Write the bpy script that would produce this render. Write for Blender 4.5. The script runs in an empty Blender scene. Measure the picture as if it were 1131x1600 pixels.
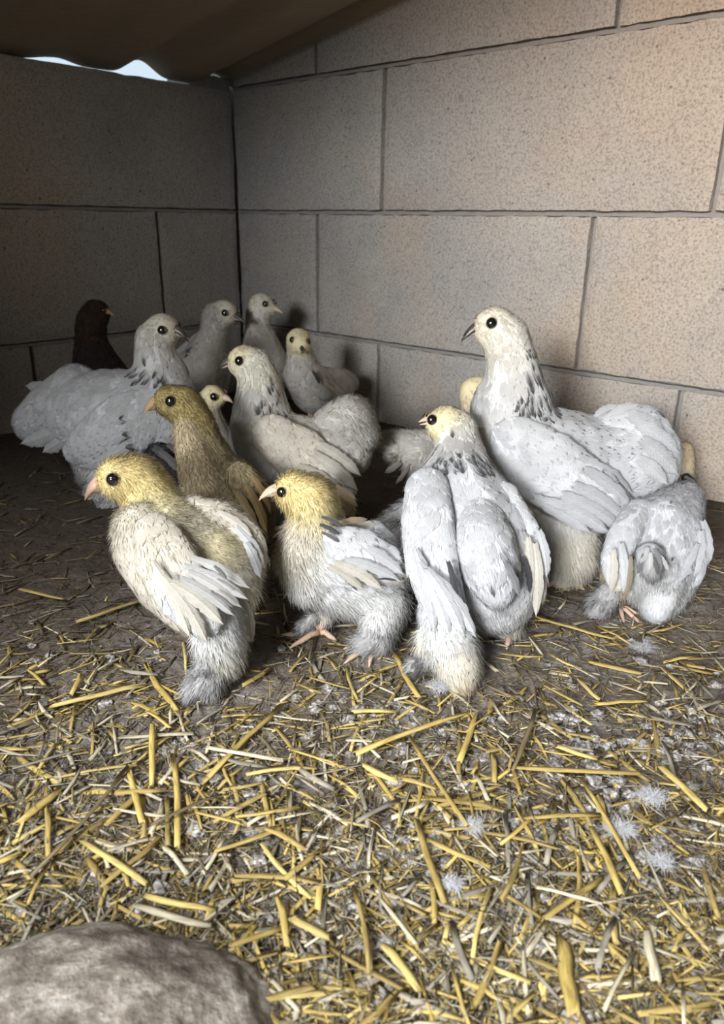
import bpy, bmesh, math, random
import numpy as np
from mathutils import Vector, Matrix, noise
from mathutils.bvhtree import BVHTree

sc = bpy.context.scene
COL = sc.collection
rng = np.random.default_rng(7)
random.seed(7)

# ------------------------------------------------------------------ camera
FPX, PITCH, ROLL = 1165.0, 0.3719, -0.0158
_cp, _sp = math.cos(PITCH), math.sin(PITCH)
F_ = np.array([0, _cp, -_sp]); _D0 = np.array([0, -_sp, -_cp]); _X0 = np.array([1.0, 0, 0])
_c, _s = math.cos(ROLL), math.sin(ROLL)
D_ = _c * _D0 - _s * _X0; X_ = _c * _X0 + _s * _D0
cam_d = bpy.data.cameras.new('camera'); cam = bpy.data.objects.new('camera', cam_d); COL.objects.link(cam)
cam.matrix_world = Matrix([[X_[0], -D_[0], -F_[0], 0], [X_[1], -D_[1], -F_[1], 0], [X_[2], -D_[2], -F_[2], 0], [0, 0, 0, 1]])
cam_d.sensor_fit = 'VERTICAL'; cam_d.sensor_height = 36.0; cam_d.lens = FPX / 1600 * 36.0
cam_d.clip_start = 0.01; cam_d.clip_end = 50
cam_d.dof.use_dof = True; cam_d.dof.focus_distance = 0.60; cam_d.dof.aperture_fstop = 11.0
sc.camera = cam

def at(u, v, d):                       # a photo point at a chosen distance, in metres
    return (F_ + (u - 565.5) / FPX * X_ + (v - 800) / FPX * D_) * d
FLOOR = -0.32
def onfloor(u, v, z=FLOOR):
    r = F_ + (u - 565.5) / FPX * X_ + (v - 800) / FPX * D_
    return r * (z / r[2])

# ------------------------------------------------------------------ world, lights, exposure
w = bpy.data.worlds.new('world'); sc.world = w; w.use_nodes = True
nt = w.node_tree; bg = nt.nodes['Background']
bg.inputs[0].default_value = (0.72, 0.87, 1.0, 1); bg.inputs[1].default_value = 0.95
def area(name, loc, target, size, size_y, power, color, spread=180):
    l = bpy.data.lights.new(name, 'AREA'); l.shape = 'RECTANGLE'; l.size = size; l.size_y = size_y
    l.energy = power; l.color = color; l.spread = math.radians(spread)
    o = bpy.data.objects.new(name, l); COL.objects.link(o); o.location = loc
    o.rotation_euler = (Vector(target) - Vector(loc)).to_track_quat('-Z', 'Y').to_euler()
    return o
CO = np.array([-.2406, 1.4906]); aR = -.7315           # room corner, direction of the right wall
dR = np.array([math.cos(aR), math.sin(aR), 0]); dL = np.array([math.cos(aR - math.pi / 2), math.sin(aR - math.pi / 2), 0])
CO3 = np.array([CO[0], CO[1], 0]); H0 = .0129
UP = np.array([0, 0, 1.0])
def room(sr, sl, z): return tuple(CO3 + dR * sr + dL * sl + UP * z)
area('doorway_daylight', (-0.85, -1.72, 0.50), (0.43, 0.84, -0.12), 0.6, 0.42, 4.9, (0.95, 0.975, 1.0), 34)
area('sky_over_doorway', room(1.1, 1.95, .95), room(.95, .78, -.32), 0.5, 0.4, 5.0, (0.96, 0.98, 1.0), 60)
area('sunlit_yard_bounce', room(1.0, 1.7, -.05), room(.80, .0, .22), 0.15, 0.15, 0.30, (1.0, 0.60, 0.30), 34)
sc.view_settings.view_transform = 'Standard'; sc.view_settings.look = 'None'
sc.view_settings.exposure = 0.0; sc.view_settings.gamma = 1.0; sc.view_settings.use_curve_mapping = False

# ------------------------------------------------------------------ helpers
OFF = {}
def tag(o, label=None, cat=None, group=None, kind=None):
    if label: o['label'] = label
    if cat: o['category'] = cat
    if group: o['group'] = group
    if kind: o['kind'] = kind
    return o
def empty(name, loc, label, cat, group=None):
    o = bpy.data.objects.new(name, None); COL.objects.link(o); o.location = loc
    o.empty_display_size = 0.02; OFF[o.name] = np.array(loc, float)
    return tag(o, label, cat, group)
def mkmesh(name, V, quads=None, tris=None, smooth=True, col=None, fuv=None, nrm=None):
    V = np.asarray(V, np.float32)
    me = bpy.data.meshes.new(name); me.vertices.add(len(V)); me.vertices.foreach_set('co', V.ravel())
    idx, tot = [], []
    if quads is not None and len(quads): q = np.asarray(quads, np.int32); idx.append(q.ravel()); tot.append(np.full(len(q), 4, np.int32))
    if tris is not None and len(tris): t = np.asarray(tris, np.int32); idx.append(t.ravel()); tot.append(np.full(len(t), 3, np.int32))
    idx = np.concatenate(idx); tot = np.concatenate(tot)
    me.loops.add(len(idx)); me.loops.foreach_set('vertex_index', idx)
    me.polygons.add(len(tot)); st = np.zeros(len(tot), np.int32); st[1:] = np.cumsum(tot)[:-1]
    me.polygons.foreach_set('loop_start', st); me.polygons.foreach_set('loop_total', tot)
    me.polygons.foreach_set('use_smooth', np.full(len(tot), smooth))
    me.update(calc_edges=True); me.validate()
    if col is not None:
        a = me.attributes.new('Col', 'FLOAT_COLOR', 'POINT')
        c = np.ones((len(V), 4), np.float32); c[:, :3] = col; a.data.foreach_set('color', c.ravel())
    if fuv is not None:
        a = me.attributes.new('fuv', 'FLOAT_VECTOR', 'POINT')
        c = np.zeros((len(V), 3), np.float32); c[:, :2] = fuv; a.data.foreach_set('vector', c.ravel())
    if nrm is not None:
        me.normals_split_custom_set_from_vertices(np.asarray(nrm, np.float32).tolist())
    return me
def link(name, me, mat, parent=None):
    o = bpy.data.objects.new(name, me); COL.objects.link(o)
    if mat and not me.materials: me.materials.append(mat)
    if parent: o.parent = parent; OFF[o.name] = OFF.get(parent.name, np.zeros(3))
    return o
def part(name, V, parent, mat, **k):
    off = OFF.get(parent.name, np.zeros(3)) if parent else 0
    return link(name, mkmesh(name, np.asarray(V) - off, **k), mat, parent)
def nrmz(a): return a / np.maximum(np.linalg.norm(a, axis=-1, keepdims=True), 1e-9)

# ------------------------------------------------------------------ materials
class NB:
    def __init__(s, name):
        s.m = bpy.data.materials.new(name); s.m.use_nodes = True; s.t = s.m.node_tree; s.n = s.t.nodes
        s.b = s.n['Principled BSDF']; s.out = s.n['Material Output']
    def node(s, typ, inp={}, **a):
        n = s.n.new(typ)
        for k, v in a.items(): setattr(n, k, v)
        for k, v in inp.items():
            if hasattr(v, 'is_output') or isinstance(v, bpy.types.NodeSocket): s.t.links.new(v, n.inputs[k])
            else: n.inputs[k].default_value = v
        return n
    def l(s, a, b): s.t.links.new(a, b)
    def noise(s, vec, scale, detail=4, rough=.6, dist=0):
        return s.node('ShaderNodeTexNoise', {'Vector': vec, 'Scale': scale, 'Detail': detail, 'Roughness': rough, 'Distortion': dist})
    def ramp(s, fac, stops):
        r = s.node('ShaderNodeValToRGB', {'Fac': fac}); e = r.color_ramp.elements
        while len(e) < len(stops): e.new(.5)
        for i, (p, c) in enumerate(stops): e[i].position = p; e[i].color = (*c, 1) if len(c) == 3 else c
        return r
    def mix(s, fac, a, b, mode='MIX'):
        n = s.node('ShaderNodeMix', data_type='RGBA', blend_type=mode)
        for k, v in ((0, fac), (6, a), (7, b)):
            if isinstance(v, bpy.types.NodeSocket): s.l(v, n.inputs[k])
            else: n.inputs[k].default_value = v if k == 0 else (*v, 1)
        return n.outputs[2]
    def bump(s, h, st, dist=.002, nrm=None):
        i = {'Height': h, 'Strength': st, 'Distance': dist}
        if nrm: i['Normal'] = nrm
        return s.node('ShaderNodeBump', i).outputs[0]

def mat_plain(name, col, rough=.5, bumpsc=None, bst=.2, spec=.5, coat=0):
    b = NB(name); tc = b.node('ShaderNodeTexCoord').outputs['Object']
    n = b.noise(tc, 180, 4)
    c = b.mix(n.outputs[0], tuple(x * .75 for x in col), tuple(min(1, x * 1.2) for x in col)); b.l(c, b.b.inputs['Base Color'])
    b.b.inputs['Roughness'].default_value = rough; b.b.inputs['Specular IOR Level'].default_value = spec
    b.b.inputs['Coat Weight'].default_value = coat
    if bumpsc: b.l(b.bump(b.noise(tc, bumpsc, 4).outputs[0], bst, .001), b.b.inputs['Normal'])
    return b.m

def mat_block(name, base, dark, warm=None):
    b = NB(name); geo = b.node('ShaderNodeNewGeometry').outputs['Position']
    ri = b.node('ShaderNodeObjectInfo').outputs['Random']
    n1 = b.noise(geo, 7, 5, .6); n2 = b.noise(geo, 340, 3, .7); n3 = b.noise(geo, 45, 5, .7)
    c = b.mix(b.ramp(n1.outputs[0], [(.35, (0, 0, 0)), (.68, (1, 1, 1))]).outputs[0], base, dark)
    if warm:
        n5 = b.noise(geo, 3.2, 3, .5)
        c = b.mix(b.ramp(n5.outputs[0], [(.45, (0, 0, 0)), (.62, (.55, .55, .55))]).outputs[0], c, warm)
    c = b.mix(b.node('ShaderNodeMath', {0: ri, 1: .35}, operation='MULTIPLY').outputs[0], c, dark)
    gr = b.ramp(n2.outputs[0], [(.36, (.52, .50, .48)), (.5, (1, 1, 1)), (.66, (1.18, 1.18, 1.18))])
    c = b.mix(.75, c, gr.outputs[0], 'MULTIPLY')
    vo = b.node('ShaderNodeTexVoronoi', {'Vector': geo, 'Scale': 95.0, 'Randomness': 1.0})
    pit = b.ramp(vo.outputs[0], [(.08, (0, 0, 0)), (.2, (1, 1, 1))])
    gate = b.ramp(n3.outputs[0], [(.52, (1, 1, 1)), (.6, (0, 0, 0))])
    pits = b.mix(gate.outputs[0], pit.outputs[0], (1, 1, 1))
    c = b.mix(.6, c, pits, 'MULTIPLY')
    b.l(c, b.b.inputs['Base Color']); b.b.inputs['Roughness'].default_value = .95; b.b.inputs['Specular IOR Level'].default_value = .2
    h = b.node('ShaderNodeMath', {0: n2.outputs[0], 1: 1.0}, operation='MULTIPLY').outputs[0]
    h2 = b.node('ShaderNodeMath', {0: b.noise(geo, 600, 2).outputs[0], 1: .5}, operation='MULTIPLY').outputs[0]
    h = b.node('ShaderNodeMath', {0: h, 1: h2}).outputs[0]
    nn = b.bump(h, .55, .0028)
    nn = b.bump(pits, .5, .002, nn)
    b.l(nn, b.b.inputs['Normal'])
    return b.m
M_block = mat_block('concrete_block_face', (.445, .412, .368), (.355, .34, .322), (.50, .375, .26))
M_mortar = mat_plain('mortar', (.27, .255, .235), .95, 120, .8, .2)

def mat_feather(name, transl=.22, rough=.75):
    b = NB(name)
    col = b.node('ShaderNodeAttribute', attribute_name='Col').outputs['Color']
    fv = b.node('ShaderNodeAttribute', attribute_name='fuv').outputs['Vector']
    sp = b.node('ShaderNodeSeparateXYZ', {0: fv})
    ax = b.node('ShaderNodeMath', {0: sp.outputs[0]}, operation='ABSOLUTE').outputs[0]
    # barbs run out and forward from the shaft
    k = b.node('ShaderNodeMath', {0: ax, 1: -.55, 2: sp.outputs[1]}, operation='MULTIPLY_ADD').outputs[0]
    kk = b.node('ShaderNodeMath', {0: k, 1: 42.0}, operation='MULTIPLY').outputs[0]
    geo = b.node('ShaderNodeNewGeometry').outputs['Position']
    nz = b.noise(geo, 160, 3, .6)
    kk = b.node('ShaderNodeMath', {0: nz.outputs[0], 1: 9.0, 2: kk}, operation='MULTIPLY_ADD').outputs[0]
    sn = b.node('ShaderNodeMath', {0: kk}, operation='SINE').outputs[0]
    sn2 = b.node('ShaderNodeMath', {0: sn, 1: .06, 2: .97}, operation='MULTIPLY_ADD').outputs[0]
    c = b.mix(1.0, col, b.node('ShaderNodeCombineColor', {0: sn2, 1: sn2, 2: sn2}).outputs[0], 'MULTIPLY')
    n2 = b.noise(geo, 60, 4, .6)
    c = b.mix(1.0, c, b.ramp(n2.outputs[0], [(.3, (.86, .85, .83)), (.6, (1, 1, 1))]).outputs[0], 'MULTIPLY')
    b.l(c, b.b.inputs['Base Color']); b.b.inputs['Roughness'].default_value = rough
    b.b.inputs['Specular IOR Level'].default_value = .25
    b.b.inputs['Sheen Weight'].default_value = .15
    nn = b.bump(sn, .22, .0006); b.l(nn, b.b.inputs['Normal'])
    tr = b.node('ShaderNodeBsdfTranslucent', {'Color': c})
    ms = b.node('ShaderNodeMixShader', {0: transl}); b.l(b.b.outputs[0], ms.inputs[1]); b.l(tr.outputs[0], ms.inputs[2])
    b.l(ms.outputs[0], b.out.inputs[0])
    return b.m
M_feather = mat_feather('feather_vane', .32)
M_down = mat_feather('down_fluff', .3, .9)
def mat_skin():
    b = NB('down_skin'); col = b.node('ShaderNodeAttribute', attribute_name='Col').outputs['Color']
    geo = b.node('ShaderNodeNewGeometry').outputs['Position']
    n = b.noise(geo, 220, 4, .7)
    c = b.mix(1.0, col, b.ramp(n.outputs[0], [(.3, (.92, .915, .90)), (.62, (1, 1, 1))]).outputs[0], 'MULTIPLY')
    b.l(c, b.b.inputs['Base Color']); b.b.inputs['Roughness'].default_value = .95; b.b.inputs['Specular IOR Level'].default_value = .15
    b.l(b.bump(n.outputs[0], .5, .0015), b.b.inputs['Normal'])
    return b.m
M_skin = mat_skin()
M_eye = mat_plain('dark_eye', (.006, .005, .004), .06, None, 0, .8, 1.0)
M_lid = mat_plain('pale_eyelid', (.22, .16, .10), .8)
M_lid_dark = mat_plain('brown_eyelid', (.16, .07, .04), .7)
def mat_horn(name, c1, c2):
    b = NB(name); fv = b.node('ShaderNodeAttribute', attribute_name='fuv').outputs['Vector']
    sp = b.node('ShaderNodeSeparateXYZ', {0: fv})
    b.l(b.mix(b.ramp(sp.outputs[1], [(.15, (0, 0, 0)), (.75, (1, 1, 1))]).outputs[0], c1, c2), b.b.inputs['Base Color'])
    b.b.inputs['Roughness'].default_value = .35
    return b.m
M_beak = {'dark': mat_horn('dark_horn_beak', (.10, .085, .07), (.03, .027, .025)),
          'pink': mat_horn('pink_horn_beak', (.62, .38, .28), (.30, .20, .15)),
          'pale': mat_horn('pale_horn_beak', (.60, .46, .34), (.62, .50, .38)),
          'buff': mat_horn('buff_horn_beak', (.42, .27, .15), (.40, .26, .16))}
M_leg = mat_plain('scaly_leg_skin', (.58, .40, .29), .6, 500, .6)

# ------------------------------------------------------------------ the room: two block walls meeting in a corner
def wall_local(d, nin):                 # local frame: along d, inward normal nin
    return lambda s, z, n: CO3 + d * s + UP * z + nin * n
WR = wall_local(dR, dL); WL = wall_local(dL, dR)
def block(parent, W, s0, s1, z0, z1, thick, seed, flip):
    nx, nz = max(4, int((s1 - s0) / .012)), max(3, int((z1 - z0) / .012))
    xs = np.linspace(s0, s1, nx + 1); zs = np.linspace(z0, z1, nz + 1)
    V, idx = [], {}
    for j, z in enumerate(zs):
        for i, s in enumerate(xs):
            es = min(i, nx - i); ez = min(j, nz - j); e = min(es, ez)
            n = noise.noise(Vector((s * 60 + seed, z * 60, seed))); n2 = noise.noise(Vector((s * 9, z * 9, seed * 3.1)))
            dn = n2 * .0016 + n * .0007 - (0.0016 + .0016 * n if e == 0 else 0)
            ss, zz = s, z
            if es == 0: ss += (1 if i == 0 else -1) * (.0012 + .0018 * noise.noise(Vector((z * 45, seed, s * 5))))
            if ez == 0: zz += (1 if j == 0 else -1) * (.0012 + .0018 * noise.noise(Vector((s * 45, seed, z * 5))))
            idx[(i, j)] = len(V); V.append(W(ss, zz, dn))
    Q = []
    for j in range(nz):
        for i in range(nx):
            Q.append((idx[i, j], idx[i + 1, j], idx[i + 1, j + 1], idx[i, j + 1]))
    base = len(V); ring = [(i, 0) for i in range(nx)] + [(nx, j) for j in range(nz)] + [(i, nz) for i in range(nx, 0, -1)] + [(0, j) for j in range(nz, 0, -1)]
    for (i, j) in ring: V.append(W(xs[i] + (0.001 if i == 0 else -.001 if i == nx else 0), zs[j] + (0.001 if j == 0 else -.001 if j == nz else 0), -thick))
    m = len(ring)
    for k in range(m):
        a = idx[ring[k]]; b_ = idx[ring[(k + 1) % m]]; Q.append((b_, a, base + k, base + (k + 1) % m))
    cen = len(V); V.append(W((s0 + s1) / 2, (z0 + z1) / 2, -thick))
    T = [(base + (k + 1) % m, base + k, cen) for k in range(m)]
    Q = np.array(Q); T = np.array(T)
    if flip: Q = Q[:, ::-1]; T = T[:, ::-1]
    o = part('concrete_block', V, parent, M_block, quads=Q, tris=T, smooth=False)
    return o
def boxv(parent, name, W, s0, s1, z0, z1, n0, n1, mat, flip=False, jag=0, seed=0):
    n = max(1, int((s1 - s0) / .01)) if jag else 1
    V, Q = [], []
    for i in range(n + 1):
        s = s0 + (s1 - s0) * i / n
        j1 = jag * noise.noise(Vector((s * 70, seed, 0))); j2 = jag * noise.noise(Vector((s * 70, seed, 9))); j3 = jag * noise.noise(Vector((s * 50, seed, 19)))
        V += [W(s, z0 + j1, n0), W(s, z0 + j1, n1 + j3), W(s, z1 + j2, n1 + j3), W(s, z1 + j2, n0)]
    for i in range(n):
        a = i * 4; b_ = a + 4
        for k in range(4): Q.append((a + k, a + (k + 1) % 4, b_ + (k + 1) % 4, b_ + k))
    Q += [(0, 3, 2, 1), (n * 4, n * 4 + 1, n * 4 + 2, n * 4 + 3)]
    Q = np.array(Q)
    if flip: Q = Q[:, ::-1]
    return part(name, V, parent, mat, quads=Q, smooth=False)

LENR, LENL = 1.45, 1.25
wall_right = boxv(None, 'wall_right', WR, -.2, LENR, -.40, .72, -.19, -.012, M_mortar); tag(wall_right, kind='structure', label='grey concrete block wall on the right')
wall_left = boxv(None, 'wall_left', WL, -.0, LENL, -.40, H0 + .19, -.11, -.012, M_mortar, True); tag(wall_left, kind='structure', label='dark concrete block wall on the left, open under the roof')
def course(parent, W, joints, k, thick, flip, g=.0027, top=None):
    z0 = H0 + .2 * k - .2 + g; z1 = H0 + .2 * k - g
    for i in range(len(joints) - 1):
        gl = g * (1.0)
        block(parent, W, joints[i] + gl, joints[i + 1] - gl, z0, z1, thick, random.random() * 50, flip)
    # mortar bed under the course, a thin crack left above it
    if k > -1:
        boxv(parent, 'mortar_bed', W, max(joints[0], 0) + .002, joints[-1], z0 - 2 * g - .0006, z0 - .0014, -.013, -.0018, M_mortar, flip, .0012, k * 7.7)
for k, J in ((3, [-.002, .353, .853, LENR]), (2, [-.002, .2094, .709, 1.209, LENR]), (1, [-.002, .353, .853, 1.353, LENR]), (0, [-.002, .2094, .709, 1.209, LENR]), (-1, [-.002, .353, .853, 1.353, LENR])):
    course(wall_right, WR, J, k, .0115, False)
for k, J in ((1, [-.0015, .505, 1.005, LENL]), (0, [-.0015, .172, .672, LENL]), (-1, [-.0015, .42, .92, LENL])):
    course(wall_left, WL, J, k, .0115, True)

# walls behind the camera, leaving a doorway at the right
WF = lambda s_, z, n_: CO3 + dL * 1.25 + dR * s_ + UP * z - dL * n_
tag(boxv(None, 'wall_front', WF, -.2, .48, -.40, .42, -.1, 0, M_mortar, True), kind='structure')
WS = lambda s_, z, n_: CO3 + dR * 1.47 + dL * s_ + UP * z - dR * n_
tag(boxv(None, 'wall_side', WS, -.2, .70, -.40, .72, -.1, 0, M_mortar), kind='structure')

boxv(wall_left, 'mortar_bed', WL, .002, .085, H0 + .2 - .004, H0 + .2 + .016, -.07, -.004, M_mortar, True, .003, 3.3)
# unseen dark slab added behind the doorway to block low sky light
YW = lambda s_, z, n_: np.array([s_, -3.0 + n_, z])
tag(boxv(None, 'sky_blocker', YW, -4, 4, -.4, 2.2, -.2, 0, mat_plain('dark_blocker', (.10, .095, .08), .9)), kind='structure')
# corrugated roof, its crests running up from the left wall
def roof():
    A, R_ = 260, 30
    a = np.linspace(-.12, 1.22, A); r = np.linspace(-.012, 1.5, R_)
    V = []
    for t in (0, .006):
        for x in a:
            for y in r:
                z = .2150 + .021 * max(.3, 1 - 5.5 * max(0, x - .2)) * max(0, .5 + .5 * math.cos(2 * math.pi * (x - .176) / .148)) ** 2.2 + .17 * y + t - .018 * max(0, x - .18)
                V.append(CO3 + dL * x + dR * y + UP * z)
    n = A * R_; Q = []
    for i in range(A - 1):
        for j in range(R_ - 1):
            p = i * R_ + j; Q.append((p, p + 1, p + R_ + 1, p + R_)); Q.append((n + p, n + p + R_, n + p + R_ + 1, n + p + 1))
    for i in range(A - 1):
        for j in (0, R_ - 1):
            p = i * R_ + j; Q.append((p, p + R_, n + p + R_, n + p) if j == 0 else (p, n + p, n + p + R_, p + R_))
    return V, Q
b = NB('weathered_sheet'); g = b.node('ShaderNodeNewGeometry').outputs['Position']
mp = b.node('ShaderNodeMapping', {'Vector': g, 'Rotation': (0, 0, -aR), 'Scale': (1, 14, 14)})
n = b.noise(mp.outputs[0], 30, 5, .65)
b.l(b.mix(n.outputs[0], (.20, .15, .10), (.40, .31, .21)), b.b.inputs['Base Color']); b.b.inputs['Roughness'].default_value = .85
b.l(b.bump(n.outputs[0], .4, .002), b.b.inputs['Normal'])
V, Q = roof(); tag(part('ceiling', V, None, b.m, quads=Q), kind='structure', label='brown corrugated roof sheet seen from below')

# ------------------------------------------------------------------ floor: trodden litter
def ground_z(x, y):
    v = Vector((x, y, 0))
    return FLOOR + .0035 * noise.noise(v * 9) + .0022 * noise.noise(v * 38 + Vector((5, 5, 5))) + .0016 * noise.noise(v * 110)
def floor_mesh():
    # fine grid in view, coarse beyond
    xs = np.concatenate([np.linspace(-1.3, -.5, 20)[:-1], np.linspace(-.5, .6, 300), np.linspace(.6, 1.3, 20)[1:]])
    ys = np.concatenate([np.linspace(-1.0, .1, 20)[:-1], np.linspace(.1, .8, 220), np.linspace(.8, 1.7, 60)[1:]])
    V = [(x, y, ground_z(x, y)) for y in ys for x in xs]
    nx = len(xs); Q = [(j * nx + i, j * nx + i + 1, (j + 1) * nx + i + 1, (j + 1) * nx + i) for j in range(len(ys) - 1) for i in range(nx - 1)]
    return V, Q
b = NB('trodden_litter'); g = b.node('ShaderNodeNewGeometry').outputs['Position']
n1 = b.noise(g, 26, 5, .65); n2 = b.noise(g, 150, 5, .7); n3 = b.noise(g, 9, 3, .5)
c = b.ramp(n2.outputs[0], [(.3, (.085, .068, .052)), (.48, (.19, .155, .12)), (.6, (.29, .25, .20)), (.74, (.46, .42, .37))]).outputs[0]
c = b.mix(b.ramp(n1.outputs[0], [(.42, (0, 0, 0)), (.62, (1, 1, 1))]).outputs[0], c, (.25, .23, .215))
c = b.mix(b.ramp(n3.outputs[0], [(.4, (0, 0, 0)), (.65, (.6, .6, .6))]).outputs[0], c, (.16, .12, .085))
# shade behind the flock painted into the brown back floor; grey litter in front
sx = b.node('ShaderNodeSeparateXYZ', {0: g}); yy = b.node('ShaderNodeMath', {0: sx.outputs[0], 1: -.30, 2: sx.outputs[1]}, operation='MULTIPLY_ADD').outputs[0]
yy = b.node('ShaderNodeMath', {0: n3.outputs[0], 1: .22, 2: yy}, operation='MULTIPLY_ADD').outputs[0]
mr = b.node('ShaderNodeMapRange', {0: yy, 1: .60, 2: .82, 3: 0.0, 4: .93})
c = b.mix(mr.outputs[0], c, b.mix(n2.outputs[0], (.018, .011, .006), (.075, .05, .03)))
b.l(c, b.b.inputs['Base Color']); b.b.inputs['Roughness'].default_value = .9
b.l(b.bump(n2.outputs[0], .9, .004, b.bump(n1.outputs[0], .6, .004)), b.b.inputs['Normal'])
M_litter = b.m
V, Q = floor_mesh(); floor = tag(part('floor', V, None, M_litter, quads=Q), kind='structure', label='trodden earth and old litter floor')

# ------------------------------------------------------------------ straw
def mat_straw():
    b = NB('straw'); oi = b.node('ShaderNodeObjectInfo').outputs['Random']
    at_ = b.node('ShaderNodeAttribute', attribute_name='Col').outputs['Color']
    fv = b.node('ShaderNodeAttribute', attribute_name='fuv').outputs['Vector']
    mp = b.node('ShaderNodeMapping', {'Vector': fv, 'Scale': (14, .8, 1)})
    n = b.noise(mp.outputs[0], 3, 4, .65)
    c = b.mix(1.0, at_, b.ramp(n.outputs[0], [(.32, (.42, .36, .27)), (.5, (.9, .9, .86)), (.68, (1.2, 1.18, 1.12))]).outputs[0], 'MULTIPLY')
    hs = b.node('ShaderNodeHueSaturation', {'Color': c, 'Value': 1.0})
    mr = b.node('ShaderNodeMapRange', {0: oi, 3: .72, 4: 1.2}); b.l(mr.outputs[0], hs.inputs['Value'])
    b.l(hs.outputs[0], b.b.inputs['Base Color']); b.b.inputs['Roughness'].default_value = .5; b.b.inputs['Specular IOR Level'].default_value = .45
    b.l(b.bump(n.outputs[0], .5, .001), b.b.inputs['Normal'])
    return b.m
M_straw = mat_straw()
SC = {'gold': (.64, .47, .15), 'yellow': (.74, .57, .21), 'pale': (.70, .62, .46), 'brown': (.25, .19, .11), 'grey': (.38, .34, .28), 'ochre': (.48, .35, .12)}
def straw_shape(L, wdt, flat, bend, nseg, sides, seed, node=None, split=False):
    """closed flattened hollow-looking stalk along +x centred at 0"""
    r = random.Random(seed); V = []; UVs = []
    for i in range(nseg + 1):
        t = i / nseg; x = (t - .5) * L
        y = bend * L * (math.sin(math.pi * t) - .5) + r.uniform(-.3, .3) * wdt * .3
        z = r.uniform(-.1, .1) * wdt
        ws = wdt * (.5 + r.uniform(-.05, .05)) * (1.18 if node is not None and i == node else 1)
        if i in (0, nseg): ws *= r.uniform(.75, 1.0)
        for k in range(sides):
            a = 2 * math.pi * k / sides + .3
            xo = r.uniform(-.5, .5) * wdt if i in (0, nseg) else 0
            V.append((x + xo, y + math.cos(a) * ws, z + math.sin(a) * ws * flat)); UVs.append((k / sides, t * L * 40))
    Q = [(i * sides + k, i * sides + (k + 1) % sides, (i + 1) * sides + (k + 1) % sides, (i + 1) * sides + k) for i in range(nseg) for k in range(sides)]
    T = []
    for i, inv in ((0, True), (nseg, False)):      # ends pushed in: hollow straw
        c0 = len(V); cx = (-.5 if inv else .5) * L * .97; V.append((cx, V[i * sides][1], 0)); UVs.append((.5, 0))
        for k in range(sides):
            a, b2 = i * sides + k, i * sides + (k + 1) % sides
            T.append((b2, a, c0) if inv else (a, b2, c0))
    return np.array(V), np.array(Q), np.array(T), np.array(UVs)
def place(V, p, ang, pitch=0, roll=0):
    R = Matrix.Rotation(ang, 3, 'Z') @ Matrix.Rotation(pitch, 3, 'Y') @ Matrix.Rotation(roll, 3, 'X')
    return V @ np.array(R).T + np.array(p)

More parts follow.
